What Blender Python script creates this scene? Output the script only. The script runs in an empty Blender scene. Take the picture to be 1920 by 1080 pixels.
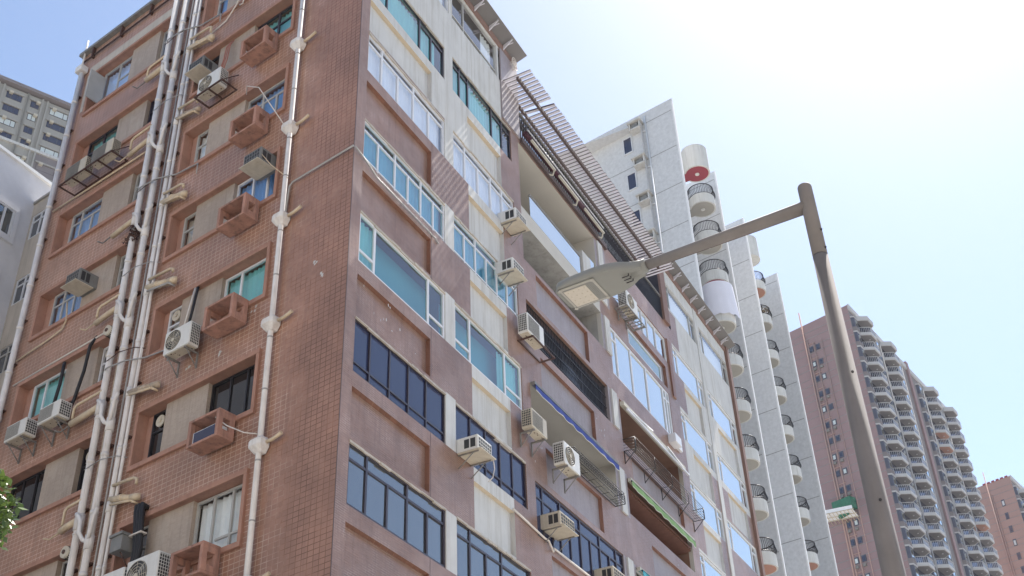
import bpy, bmesh, math, random
from mathutils import Vector, Matrix
R = math.radians
S = bpy.context.scene
COL = S.collection
RND = random.Random(7)

# ------------------------------------------------------------------ camera, sky, sun, exposure
cam_d = bpy.data.cameras.new('camera'); cam = bpy.data.objects.new('camera', cam_d); COL.objects.link(cam)
S.camera = cam
cam_d.sensor_width = 36.0; cam_d.lens = 36.0 * 2262.8 / 1920.0
cam_d.clip_start = 0.1; cam_d.clip_end = 3000
PITCH, ROLL = R(35.6255), R(-2.4818)
fwd = Vector((0, math.cos(PITCH), math.sin(PITCH))); rgt0 = Vector((1, 0, 0)); up0 = rgt0.cross(fwd)
cr, sr = math.cos(ROLL), math.sin(ROLL)
rgt = rgt0 * cr + up0 * sr; upv = up0 * cr - rgt0 * sr
M3 = Matrix((rgt, upv, -fwd)).transposed()
cam.matrix_world = Matrix.Translation((0, 0, 1.6)) @ M3.to_4x4()

AZ_A, AZ_B = R(144.078), R(63.372)          # directions of the two street fronts, seen from the corner
SUN_EL, SUN_AZ = R(58.0), AZ_B - R(3.6)     # the sun stands over the street, almost along the long front
W = bpy.data.worlds.new('World'); S.world = W; W.use_nodes = True
wn = W.node_tree.nodes; wl = W.node_tree.links
bg = wn['Background']; sky = wn.new('ShaderNodeTexSky'); sky.sky_type = 'NISHITA'; sky.sun_disc = False
sky.sun_elevation = SUN_EL; sky.sun_rotation = math.pi / 2 - SUN_AZ
sky.air_density = 1.0; sky.dust_density = 0.6; sky.ozone_density = 0.5; sky.altitude = 50
wl.new(sky.outputs[0], bg.inputs[0]); bg.inputs[1].default_value = 0.072
sd = bpy.data.lights.new('sun', 'SUN'); so = bpy.data.objects.new('sun', sd); COL.objects.link(so)
sd.energy = 5.0; sd.angle = R(0.53); sd.color = (1.0, 0.95, 0.88)
sv = Vector((math.cos(SUN_EL) * math.cos(SUN_AZ), math.cos(SUN_EL) * math.sin(SUN_AZ), math.sin(SUN_EL)))
so.rotation_euler = (-sv).to_track_quat('-Z', 'Y').to_euler(); so.location = (0, -10, 60)
S.view_settings.view_transform = 'Standard'; S.view_settings.look = 'None'
S.view_settings.gamma = 1.0; S.view_settings.exposure = 1.55
S.cycles.max_bounces = 8; S.cycles.transparent_max_bounces = 12

# ------------------------------------------------------------------ materials
def _new(name):
    m = bpy.data.materials.new(name); m.use_nodes = True
    nt = m.node_tree; return m, nt.nodes, nt.links, nt.nodes['Principled BSDF']
def _noise(n, l, vec, scale, detail=4, rough=.6):
    t = n.new('ShaderNodeTexNoise'); t.inputs['Scale'].default_value = scale
    t.inputs['Detail'].default_value = detail; t.inputs['Roughness'].default_value = rough
    if vec: l.new(vec, t.inputs['Vector'])
    return t
def _ramp(n, l, fac, stops):
    r = n.new('ShaderNodeValToRGB'); e = r.color_ramp.elements
    while len(e) < len(stops): e.new(.5)
    for x, (p, c) in zip(e, stops): x.position = p; x.color = (*c, 1)
    l.new(fac, r.inputs[0]); return r
def _mix(n, l, fac, a, b, mode='MIX'):
    m = n.new('ShaderNodeMix'); m.data_type = 'RGBA'; m.blend_type = mode
    for s, v in ((m.inputs[0], fac), (m.inputs[6], a), (m.inputs[7], b)):
        if hasattr(v, 'links'): l.new(v, s)
        elif isinstance(v, (int, float)): s.default_value = v
        else: s.default_value = (*v, 1)
    return m.outputs[2]
def sc(c, k): return tuple(min(1, max(0, x * k)) for x in c)
def mk(name, col, rough=.7, var=.15, scale=2.0, metal=0, spec=.5, streak=0, grime=None, bump=0):
    m, n, l, p = _new(name)
    tc = n.new('ShaderNodeTexCoord'); o = tc.outputs['Object']
    a = _noise(n, l, o, scale, 5)
    c = _ramp(n, l, a.outputs[0], [(.3, sc(col, 1 - var)), (.7, sc(col, 1 + var))]).outputs[0]
    if streak:                                      # rain streaks: noise drawn out along the height
        mp = n.new('ShaderNodeMapping'); mp.inputs['Scale'].default_value = (3.5, 3.5, .22); l.new(o, mp.inputs[0])
        s = _noise(n, l, mp.outputs[0], 1.6, 6, .7)
        f = _ramp(n, l, s.outputs[0], [(.48, (0, 0, 0)), (.72, (streak,) * 3)])
        c = _mix(n, l, f.outputs[0], c, grime or sc(col, .45))
    l.new(c, p.inputs['Base Color'])
    p.inputs['Roughness'].default_value = rough; p.inputs['Metallic'].default_value = metal
    p.inputs['Specular IOR Level'].default_value = spec
    if bump:
        b = n.new('ShaderNodeBump'); b.inputs['Strength'].default_value = bump; b.inputs['Distance'].default_value = .02
        q = _noise(n, l, o, scale * 12, 3); l.new(q.outputs[0], b.inputs['Height']); l.new(b.outputs[0], p.inputs['Normal'])
    return m
def tile(name, col, w, h, mortar, grout, rough=.35, var=.08, off=0.0, stain=.35, white=.0, spec=.5, bumpk=.25, corner=0):
    """wall tiles laid in metres along the wall (uv = run along wall, height)"""
    m, n, l, p = _new(name)
    uv = n.new('ShaderNodeUVMap'); uv.uv_map = 'UVMap'; u = uv.outputs[0]
    b = n.new('ShaderNodeTexBrick'); b.offset = off; b.squash = 1; b.inputs['Scale'].default_value = 1
    b.inputs['Brick Width'].default_value = w; b.inputs['Row Height'].default_value = h
    b.inputs['Mortar Size'].default_value = mortar; b.inputs['Mortar Smooth'].default_value = .3
    b.inputs['Color1'].default_value = (*sc(col, 1 - var), 1); b.inputs['Color2'].default_value = (*sc(col, 1 + var), 1)
    l.new(u, b.inputs['Vector'])
    # grout: pale where lime has come out, dark where it has worn away
    g = _noise(n, l, u, .8, 5, .7)
    gf = g.outputs[0]
    if corner:
        sx = n.new('ShaderNodeSeparateXYZ'); l.new(u, sx.inputs[0]); mr = n.new('ShaderNodeMapRange')
        mr.inputs[1].default_value = corner - .9; mr.inputs[2].default_value = corner + .7; mr.inputs[3].default_value = -.2; mr.inputs[4].default_value = .16
        l.new(sx.outputs[0], mr.inputs[0]); ad = n.new('ShaderNodeMath'); l.new(gf, ad.inputs[0]); l.new(mr.outputs[0], ad.inputs[1]); gf = ad.outputs[0]
    gc = _ramp(n, l, gf, [(.28, sc(col, .5)), (.42, sc(col, .95)), (.62, grout)])
    l.new(gc.outputs[0], b.inputs['Mortar'])
    big = _noise(n, l, u, .35, 5)
    bc = _ramp(n, l, big.outputs[0], [(.3, (1 - stain,) * 3), (.65, (1.06,) * 3)])
    c = _mix(n, l, 1.0, b.outputs['Color'], bc.outputs[0], 'MULTIPLY')
    mp = n.new('ShaderNodeMapping'); mp.inputs['Scale'].default_value = (6.0, .35, 1); l.new(u, mp.inputs[0])
    s = _noise(n, l, mp.outputs[0], 1.3, 6, .75)
    f = _ramp(n, l, s.outputs[0], [(.48, (0, 0, 0)), (.75, (.6,) * 3)])
    c = _mix(n, l, f.outputs[0], c, sc(col, .55))
    pt = _noise(n, l, u, 1.1, 2); pf = _ramp(n, l, pt.outputs[0], [(.6, (0, 0, 0)), (.63, (.22,) * 3)]); c = _mix(n, l, pf.outputs[0], c, tuple(x * k for x, k in zip(col, (1.15, 1.25, 1.3))))
    if white:                                       # lime runs and chipped patches
        mp2 = n.new('ShaderNodeMapping'); mp2.inputs['Scale'].default_value = (9, 2.2, 1); l.new(u, mp2.inputs[0])
        q = _noise(n, l, mp2.outputs[0], 1.1, 5, .7)
        f2 = _ramp(n, l, q.outputs[0], [(.66, (0, 0, 0)), (.8, (white,) * 3)])
        c = _mix(n, l, f2.outputs[0], c, (.55, .48, .44))
    l.new(c, p.inputs['Base Color'])
    rr = _ramp(n, l, b.outputs['Fac'], [(0, (rough,) * 3), (1, (.85,) * 3)]); l.new(rr.outputs[0], p.inputs['Roughness'])
    p.inputs['Specular IOR Level'].default_value = spec
    bp = n.new('ShaderNodeBump'); bp.inputs['Strength'].default_value = bumpk; bp.inputs['Distance'].default_value = .006
    hh = _noise(n, l, u, 5, 2)
    hm = n.new('ShaderNodeMath'); hm.operation = 'MULTIPLY_ADD'; hm.inputs[1].default_value = -1.0
    l.new(b.outputs['Fac'], hm.inputs[0]); l.new(hh.outputs[0], hm.inputs[2])
    l.new(hm.outputs[0], bp.inputs['Height']); l.new(bp.outputs[0], p.inputs['Normal'])
    return m
def glass_clear(name, tint):
    m, n, l, p = _new(name); n.remove(p); out = n['Material Output']
    t = n.new('ShaderNodeBsdfTransparent'); t.inputs[0].default_value = (*tint, 1)
    g = n.new('ShaderNodeBsdfGlossy'); g.inputs['Roughness'].default_value = .015; g.inputs[0].default_value = (.95, .97, 1, 1)
    lw = n.new('ShaderNodeLayerWeight'); lw.inputs[0].default_value = .5          # Schlick's curve, the same from either side of the pane
    pw = n.new('ShaderNodeMath'); pw.operation = 'POWER'; pw.inputs[1].default_value = 3.2; l.new(lw.outputs['Facing'], pw.inputs[0])
    fr = n.new('ShaderNodeMath'); fr.operation = 'MULTIPLY_ADD'; fr.inputs[1].default_value = .85; fr.inputs[2].default_value = .05; l.new(pw.outputs[0], fr.inputs[0])
    tc = n.new('ShaderNodeTexCoord'); q = _noise(n, l, tc.outputs['Object'], .9, 1)
    b = n.new('ShaderNodeBump'); b.inputs['Strength'].default_value = .02; b.inputs['Distance'].default_value = .25
    l.new(q.outputs[0], b.inputs['Height']); l.new(b.outputs[0], g.inputs['Normal'])
    mx = n.new('ShaderNodeMixShader'); l.new(fr.outputs[0], mx.inputs[0]); l.new(t.outputs[0], mx.inputs[1]); l.new(g.outputs[0], mx.inputs[2])
    l.new(mx.outputs[0], out.inputs[0]); return m
def glass_dark(name, col, rough=.03, ior=1.6):
    m, n, l, p = _new(name); p.inputs['Base Color'].default_value = (*col, 1); p.inputs['Roughness'].default_value = rough
    p.inputs['IOR'].default_value = ior
    tc = n.new('ShaderNodeTexCoord'); q = _noise(n, l, tc.outputs['Object'], .55, 0)
    b = n.new('ShaderNodeBump'); b.inputs['Strength'].default_value = .06; b.inputs['Distance'].default_value = .25
    l.new(q.outputs[0], b.inputs['Height']); l.new(b.outputs[0], p.inputs['Normal']); return m
def leafmat(name, c1, c2):
    m, n, l, p = _new(name); oi = n.new('ShaderNodeNewGeometry')
    r = _ramp(n, l, oi.outputs['Random Per Island'], [(0, c1), (1, c2)]); l.new(r.outputs[0], p.inputs['Base Color'])
    p.inputs['Roughness'].default_value = .45
    t = n.new('ShaderNodeBsdfTranslucent'); l.new(r.outputs[0], t.inputs[0]); mx = n.new('ShaderNodeMixShader'); mx.inputs[0].default_value = .22
    l.new(p.outputs[0], mx.inputs[1]); l.new(t.outputs[0], mx.inputs[2]); l.new(mx.outputs[0], n['Material Output'].inputs[0]); return m

M = {}
M['tileA'] = tile('terracotta_tile', (.36, .19, .128), .158, .118, .0085, (.62, .46, .38), white=.5, stain=.38, corner=1.7)
M['tileB'] = tile('brown_strip_tile', (.258, .152, .113), .235, .05, .007, (.44, .34, .31), rough=.3, stain=.3, off=.5, white=.3)
M['tilegrey'] = tile('grey_mosaic_tile', (.29, .25, .26), .12, .05, .005, (.40, .36, .36), rough=.5, off=.0, stain=.15, var=.05)
M['tilebeige'] = tile('beige_mosaic_tile', (.40, .325, .265), .095, .05, .004, (.5, .42, .35), rough=.6, stain=.2, var=.06)
M['brick'] = tile('rust_edge_tile', (.235, .115, .08), .235, .5, .007, (.42, .27, .19), rough=.5, stain=.2, var=.12)
M['frame'] = mk('pink_painted_concrete', (.375, .205, .15), .8, .12, 3, streak=.35, bump=.15)
M['hood'] = mk('pink_hood_concrete', (.38, .205, .155), .85, .2, 3.5, streak=.85, grime=(.14, .09, .075), bump=.25)
M['cream'] = mk('cream_stucco', (.54, .535, .52), .85, .07, 1.4, streak=.7, grime=(.36, .335, .29), bump=.12)
M['soffit'] = mk('bounce_tinted_soffit', (.56, .47, .35), .85, .08, 2)  # yellowish bounced light is put into this cream soffit's colour
M['ceil'] = mk('cream_ceiling', (.50, .475, .43), .9, .05, 1)
M['greyceil'] = mk('grey_peeling_ceiling', (.34, .33, .31), .9, .15, 2, streak=.4, grime=(.1, .09, .09))
M['dark'] = mk('dark_interior', (.03, .03, .033), .9, .2, 2)
M['darkwall'] = mk('dark_sheet_and_wall_shade', (.06, .052, .06), .85, .2, 2)
M['brownwall'] = mk('brown_balcony_wall', (.22, .12, .085), .8, .12, 2)
M['white'] = mk('white_window_metal', (.64, .65, .68), .4, .04, 3)
M['greyal'] = mk('grey_window_metal', (.40, .39, .37), .45, .08, 3)
M['purple'] = mk('dark_bronze_metal', (.035, .026, .036), .35, .1, 3)
M['black'] = mk('black_metal', (.018, .016, .02), .5, .2, 5)
M['rust'] = mk('rusty_brown_metal', (.075, .038, .03), .7, .35, 9)
M['bracket'] = mk('dull_grey_steel', (.2, .19, .18), .6, .2, 8)
M['pipe'] = mk('white_painted_pipe', (.70, .675, .655), .85, .08, 4, streak=.45, grime=(.36, .29, .23), spec=.15)
M['cpipe'] = mk('yellowed_plastic_pipe', (.58, .47, .33), .55, .12, 4, streak=.4, grime=(.3, .22, .15))
M['gpipe'] = mk('grey_pipe', (.33, .32, .31), .5, .12, 4)
M['rpipe'] = mk('rusty_pipe', (.42, .34, .26), .7, .35, 5, streak=.6, grime=(.22, .12, .07))
M['acwhite'] = mk('white_sheet_metal', (.66, .655, .63), .45, .05, 3, streak=.25, grime=(.45, .42, .37))
M['acbeige'] = mk('aged_beige_sheet_metal', (.52, .47, .38), .55, .1, 4, streak=.4, grime=(.3, .22, .15))
M['acgrey'] = mk('weathered_grey_sheet_metal', (.19, .19, .185), .5, .12, 4)
M['acblack'] = mk('black_grille', (.03, .03, .032), .5, .1, 5)
M['slat'] = mk('pale_slat_wood', (.72, .70, .74), .6, .05, 4)
_m = M['slat']; _n, _l = _m.node_tree.nodes, _m.node_tree.links          # pale plastic slats let some daylight through
_t = _n.new('ShaderNodeBsdfTranslucent'); _t.inputs[0].default_value = (.74, .74, .84, 1); _x = _n.new('ShaderNodeMixShader'); _x.inputs[0].default_value = .22
_l.new(_n['Principled BSDF'].outputs[0], _x.inputs[1]); _l.new(_t.outputs[0], _x.inputs[2]); _l.new(_x.outputs[0], _n['Material Output'].inputs[0])
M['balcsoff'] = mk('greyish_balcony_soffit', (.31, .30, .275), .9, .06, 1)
M['beam'] = mk('dark_brown_beam', (.085, .058, .055), .6, .15, 4)
M['canopy'] = mk('grey_sheet_canopy', (.15, .142, .14), .7, .08, 2)
M['brownfascia'] = mk('brown_fascia', (.21, .125, .10), .7, .1, 3)
M['blue'] = mk('blue_canvas', (.03, .055, .26), .8, .1, 4)
M['green'] = mk('green_canvas', (.20, .34, .13), .8, .1, 4)
M['teal'] = mk('teal_canvas', (.03, .30, .36), .8, .1, 4)
M['maroon'] = mk('maroon_canvas', (.06, .018, .03), .8, .15, 4)
M['scallop'] = mk('pale_fabric_edge', (.5, .47, .4), .8, .1, 4)
M['corr'] = mk('brown_corrugated_sheet', (.16, .07, .05), .6, .15, 4)
M['salmonpipe'] = mk('reddish_pipe_lagging', (.36, .15, .11), .7, .15, 5)
M['hosew'] = mk('white_hose', (.62, .57, .52), .5, .05, 4)
M['hoseb'] = mk('black_pipe_insulation', (.016, .016, .02), .7, .2, 8)
M['lamp'] = mk('grey_brown_pole_paint', (.185, .17, .165), .7, .07, 6, spec=.2, streak=.35, grime=(.13, .115, .105))
M['lamphead'] = mk('grey_cast_aluminium', (.215, .218, .205), .6, .05, 3, spec=.3)
M['lampglass2'] = mk('led_lens_plastic', (.36, .32, .25), .3, .05, 4)
M['lampglass'] = mk('cream_led_plate', (.46, .42, .36), .35, .06, 30)
M['lampgasket'] = mk('pale_gasket', (.33, .32, .29), .5, .05, 4)
M['tower'] = mk('pale_grey_tower_plaster', (.585, .59, .60), .85, .10, 5, streak=.25, grime=(.46, .46, .46))
M['trim_sunedge'] = mk('white_trim_and_sun_edge', (.78, .78, .78), .7, .03, 1)
M['joint'] = mk('dark_joint', (.25, .25, .25), .9, .1, 1)
M['balc'] = mk('balcony_plaster', (.56, .56, .54), .85, .06, 1, streak=.6, grime=(.36, .35, .33))
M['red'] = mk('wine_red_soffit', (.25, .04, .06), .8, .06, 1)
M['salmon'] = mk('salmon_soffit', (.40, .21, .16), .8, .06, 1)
M['pinkt'] = mk('dusty_pink_plaster', (.285, .19, .195), .85, .05, .15, streak=.1)
M['pinkt2'] = mk('orange_pink_plaster', (.36, .24, .21), .85, .05, .15, streak=.1)
M['pinkpipe'] = mk('pink_pipe_paint', (.47, .30, .25), .7, .05, 1)
M['navy'] = mk('dark_blue_window_surround', (.06, .065, .10), .5, .1, 1)
M['taupe'] = mk('taupe_plaster', (.19, .168, .172), .85, .06, .3)
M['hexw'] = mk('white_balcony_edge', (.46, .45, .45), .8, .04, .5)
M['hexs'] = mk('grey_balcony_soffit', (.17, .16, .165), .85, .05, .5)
M['greyt'] = mk('grey_green_tower_plaster', (.33, .315, .29), .85, .06, .3, streak=.2)
M['greyt2'] = mk('purple_grey_tower_plaster', (.20, .175, .18), .85, .06, .3)
M['lav'] = mk('lavender_white_stucco', (.64, .645, .68), .9, .06, 2, bump=.2)
M['annex'] = mk('weathered_cream_render', (.47, .42, .36), .9, .1, 1.2, streak=.4)
M['net'] = mk('green_safety_net', (.03, .16, .10), .9, .25, 3)
M['bamboo'] = mk('pale_bamboo', (.5, .42, .30), .7, .15, 3)
M['sheet'] = mk('white_canvas_sheet', (.78, .78, .80), .8, .04, 2)
M['cloth_sheet'] = mk('lilac_white_cloth', (.70, .70, .78), .9, .03, 2)
M['ground'] = mk('pale_concrete_ground', (.26, .25, .235), .9, .12, .6)
M['paving'] = mk('concrete_paving', (.24, .23, .22), .9, .12, 1.5)
M['bark'] = mk('bark', (.10, .075, .055), .9, .25, 6)
M['curtain_teal'] = mk('teal_curtain', (.32, .54, .56), .9, .06, 2)
M['curtain_blue'] = mk('blue_curtain', (.24, .40, .58), .9, .08, 2)
M['curtain_pale'] = mk('pale_sheer_curtain', (.74, .78, .86), .9, .05, 2)
M['curtain_white'] = mk('white_lace_curtain', (.76, .77, .75), .9, .06, 6)
M['tealroom'] = mk('drawn_teal_blind', (.10, .27, .34), .9, .12, .6)
M['blind'] = mk('beige_blind', (.45, .40, .33), .9, .06, 2)
M['g_teal'] = glass_clear('teal_tinted_glass', (.62, .88, .88))
M['g_clear'] = glass_clear('clear_glass', (.90, .93, .95))
M['g_blue'] = glass_clear('blue_tinted_glass', (.72, .82, .96))
M['g_rail'] = glass_clear('blue_grey_railing_glass', (.42, .45, .55))
M['g_dark'] = glass_dark('dark_glass', (.012, .012, .014))
M['g_dblue'] = glass_dark('dark_blue_glass', (.022, .030, .075), .06, 1.5)
M['g_sky'] = glass_dark('sky_mirror_glass', (.58, .62, .61), .02, 1.5); M['g_sky'].node_tree.nodes['Principled BSDF'].inputs['Metallic'].default_value = 1.0
M['g_refl'] = glass_dark('reflecting_grey_glass', (.03, .04, .05), .01, 2.6)
M['g_far'] = glass_dark('far_window_glass', (.035, .04, .075), .1, 1.7)
M['g_pale'] = mk('pale_far_curtain', (.55, .60, .60), .4, .1, .4)
M['leaf'] = leafmat('glossy_green_leaf', (.03, .065, .012), (.11, .17, .028))
M['leafdark'] = leafmat('dark_red_green_leaf', (.05, .03, .025), (.16, .12, .06))

# ------------------------------------------------------------------ mesh helpers
class MB:
    """collects boxes, sheets and tubes; build() links them as ONE mesh object.  F maps (run, out, height) to metres"""
    def __init__(s, F=None): s.v = []; s.uv = []; s.f = []; s.m = []; s.sm = []; s.F = F or (lambda a, b, c: Vector((a, b, c)))
    def P(s, a, b, c): s.v.append(s.F(a, b, c)); s.uv.append((a + b, c)); return len(s.v) - 1
    def face(s, ids, m=0, sm=False): s.f.append(ids); s.m.append(m); s.sm.append(sm)
    def quad(s, pts, m=0): s.face([s.P(*p) for p in pts], m)
    def box(s, a0, a1, b0, b1, c0, c1, m=0):
        i = [s.P(a, b, c) for c in (c0, c1) for b in (b0, b1) for a in (a0, a1)]
        for q in ((0, 2, 3, 1), (4, 5, 7, 6), (0, 1, 5, 4), (2, 6, 7, 3), (0, 4, 6, 2), (1, 3, 7, 5)): s.face([i[k] for k in q], m)
    def prism(s, pts, c0, c1, m=0, mtop=None, mbot=None):          # polygon in (run, out), extruded in height
        lo = [s.P(a, b, c0) for a, b in pts]; hi = [s.P(a, b, c1) for a, b in pts]; n = len(pts)
        for k in range(n): s.face([lo[k], lo[(k + 1) % n], hi[(k + 1) % n], hi[k]], m)
        s.face(hi, m if mtop is None else mtop); s.face(lo[::-1], m if mbot is None else mbot)
    def tube(s, pts, r, n=8, m=0, cap=True):
        P = [Vector(p) for p in pts]; rings = []
        for k, p in enumerate(P):
            d = ((P[k + 1] - p) if k < len(P) - 1 else (p - P[k - 1]))
            if 0 < k < len(P) - 1: d = (P[k + 1] - p).normalized() + (p - P[k - 1]).normalized()
            d.normalize(); x = d.orthogonal() if k == 0 else (x - d * x.dot(d))
            x.normalize(); y = d.cross(x); rr = r[k] if isinstance(r, (list, tuple)) else r
            rings.append([s.P(*(p + (x * math.cos(t) + y * math.sin(t)) * rr)) for t in [2 * math.pi * j / n for j in range(n)]])
        for k in range(len(rings) - 1):
            for j in range(n):
                s.face([rings[k][j], rings[k][(j + 1) % n], rings[k + 1][(j + 1) % n], rings[k + 1][j]], m, True)
        if cap: s.face(rings[0][::-1], m); s.face(rings[-1], m)
    def disc(s, c, r, axis=1, n=20, m=0, h=.01):
        c = Vector(c); d = Vector((0, 0, 0)); d[axis] = h; s.tube([c - d, c + d], r, n, m)
    def ring(s, c, r, t, axis=1, n=24, m=0):
        i, j = [k for k in range(3) if k != axis]; pts = []
        for k in range(n + 1):
            p = Vector(c); p[i] += r * math.cos(2 * math.pi * k / n); p[j] += r * math.sin(2 * math.pi * k / n); pts.append(p)
        s.tube(pts, t, 5, m, False)
    def build(s, name, mats, parent=None, recalc=True, bevel=0):
        o0 = Vector((0, 0, 0)); p = parent
        while p: o0 += p.location; p = p.parent
        if parent and parent.get('local'): o0 = Vector((0, 0, 0))
        me = bpy.data.meshes.new(name); me.from_pydata([v - o0 for v in s.v], [], s.f)
        uvl = me.uv_layers.new(name='UVMap'); idx = [0] * len(me.loops); me.loops.foreach_get('vertex_index', idx)
        uvl.data.foreach_set('uv', [x for i in idx for x in s.uv[i]])
        for mm in (mats if isinstance(mats, (list, tuple)) else [mats]): me.materials.append(mm)
        me.polygons.foreach_set('material_index', s.m); me.polygons.foreach_set('use_smooth', s.sm)
        if recalc:
            bm = bmesh.new(); bm.from_mesh(me); bmesh.ops.recalc_face_normals(bm, faces=bm.faces); bm.to_mesh(me); bm.free()
        ob = bpy.data.objects.new(name, me); COL.objects.link(ob)
        if parent:
            ob.parent = parent
            if parent.get('local'): ob['local'] = 1
        if bevel:
            bv = ob.modifiers.new('bevel', 'BEVEL'); bv.width = bevel; bv.segments = 2; bv.limit_method = 'ANGLE'
        return ob
def each(b, name, mats, parent, **kw):
    """links every loose piece collected in b as an object of its own"""
    par = list(range(len(b.v)))
    def find(x):
        while par[x] != x: par[x] = par[par[x]]; x = par[x]
        return x
    for f in b.f:
        for i in f[1:]: par[find(i)] = find(f[0])
    groups = {}
    for k, f in enumerate(b.f): groups.setdefault(find(f[0]), []).append(k)
    out = []
    for ks in groups.values():
        q = MB(b.F); ids = {}
        for k in ks:
            for i in b.f[k]:
                if i not in ids: ids[i] = len(q.v); q.v.append(b.v[i]); q.uv.append(b.uv[i])
            q.face([ids[i] for i in b.f[k]], b.m[k], b.sm[k])
        out.append(q.build(name, mats, parent, **kw))
    return out
def tag(o, label=None, cat=None, group=None, kind=None):
    for k, v in (('label', label), ('category', cat), ('group', group), ('kind', kind)):
        if v: o[k] = v
    return o
def empty(name, loc, label, cat, group=None, rz=0, local=False):
    o = bpy.data.objects.new(name, None); COL.objects.link(o); o.location = loc; o.rotation_euler.z = rz
    o.empty_display_size = .3
    if local: o['local'] = 1
    return tag(o, label, cat, group)
def copy_tree(o, parent=None):
    c = o.copy(); COL.objects.link(c); c.parent = parent
    for ch in list(o.children): copy_tree(ch, c)
    return c
def d2(a): return Vector((math.cos(a), math.sin(a), 0))
def frame_fn(o, az, n):
    d = d2(az); o = Vector(o)
    return lambda u, b, z: o + d * u + n * b + Vector((0, 0, z))
C0 = Vector((-3.51524, 20.7037, 0))                     # corner of the brown block, on the ground
dA, dB = d2(AZ_A), d2(AZ_B)
nA = Vector((-.58674, -.80977, 0)).normalized(); nA = (nA - dA * nA.dot(dA)).normalized()
nB = Vector((dB.y, -dB.x, 0))
FA = frame_fn(C0, AZ_A, nA); FB = frame_fn(C0, AZ_B, nB)
ROT_A = math.atan2(-dA.y, -dA.x); ROT_B = AZ_B           # wall items: local x to the right, -y out of the wall

def wall_grid(parent, name, F, U0, U1, Z0, Z1, holes, mats, mfn, rfn=None):
    """a wall sheet with rectangular openings (u0,u1,z0,z1,depth,back material or None); reveals are real"""
    us = sorted({U0, U1} | {h[k] for h in holes for k in (0, 1) if U0 < h[k] < U1})
    zs = sorted({Z0, Z1} | {h[k] for h in holes for k in (2, 3) if Z0 < h[k] < Z1})
    extra_u, extra_z = mfn.cuts
    us = sorted(set(us) | {x for x in extra_u if U0 < x < U1}); zs = sorted(set(zs) | {x for x in extra_z if Z0 < x < Z1})
    b = MB(F)
    for i in range(len(us) - 1):
        for j in range(len(zs) - 1):
            u, z = (us[i] + us[i + 1]) / 2, (zs[j] + zs[j + 1]) / 2
            if any(h[0] < u < h[1] and h[2] < z < h[3] for h in holes): continue
            b.quad([(us[i], 0, zs[j]), (us[i + 1], 0, zs[j]), (us[i + 1], 0, zs[j + 1]), (us[i], 0, zs[j + 1])], mfn(u, z))
    for h in holes:
        u0, u1, z0, z1, d, back = h[:6]; rm = h[6] if len(h) > 6 else None
        u1 = min(u1, U1); z1 = min(z1, Z1)
        m = lambda uu, zz: mfn(uu, zz) if rm is None else rm
        if rm == 2 and len(mats) > 5: m = lambda uu, zz: 2 if zz > h[3] - .01 else 1
        b.quad([(u0, 0, z0), (u0, -d, z0), (u0, -d, z1), (u0, 0, z1)], m(u0 - .02, (z0 + z1) / 2))
        b.quad([(u1, 0, z0), (u1, -d, z0), (u1, -d, z1), (u1, 0, z1)], m(u1 + .02, (z0 + z1) / 2))
        b.quad([(u0, 0, z1), (u1, 0, z1), (u1, -d, z1), (u0, -d, z1)], m((u0 + u1) / 2, z1 + .02))
        b.quad([(u0, 0, z0), (u1, 0, z0), (u1, -d, z0), (u0, -d, z0)], m((u0 + u1) / 2, z0 - .02))
        if back is not None: b.quad([(u0, -d, z0), (u1, -d, z0), (u1, -d, z1), (u0, -d, z1)], back)
    return b.build(name, mats, parent, recalc=False)

def wavy(b, u0, u1, out, z0, z1, amp=.03, pitch=.16, m=0):
    n = max(4, int((u1 - u0) / pitch * 4)); prev = None
    for k in range(n + 1):
        u = u0 + (u1 - u0) * k / n; o = out + amp * math.sin(k * math.pi / 2 + .6 * math.sin(k * .37)) 
        cur = (b.P(u, o, z0), b.P(u, o, z1))
        if prev: b.face([prev[0], cur[0], cur[1], prev[1]], m, True)
        prev = cur

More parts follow.
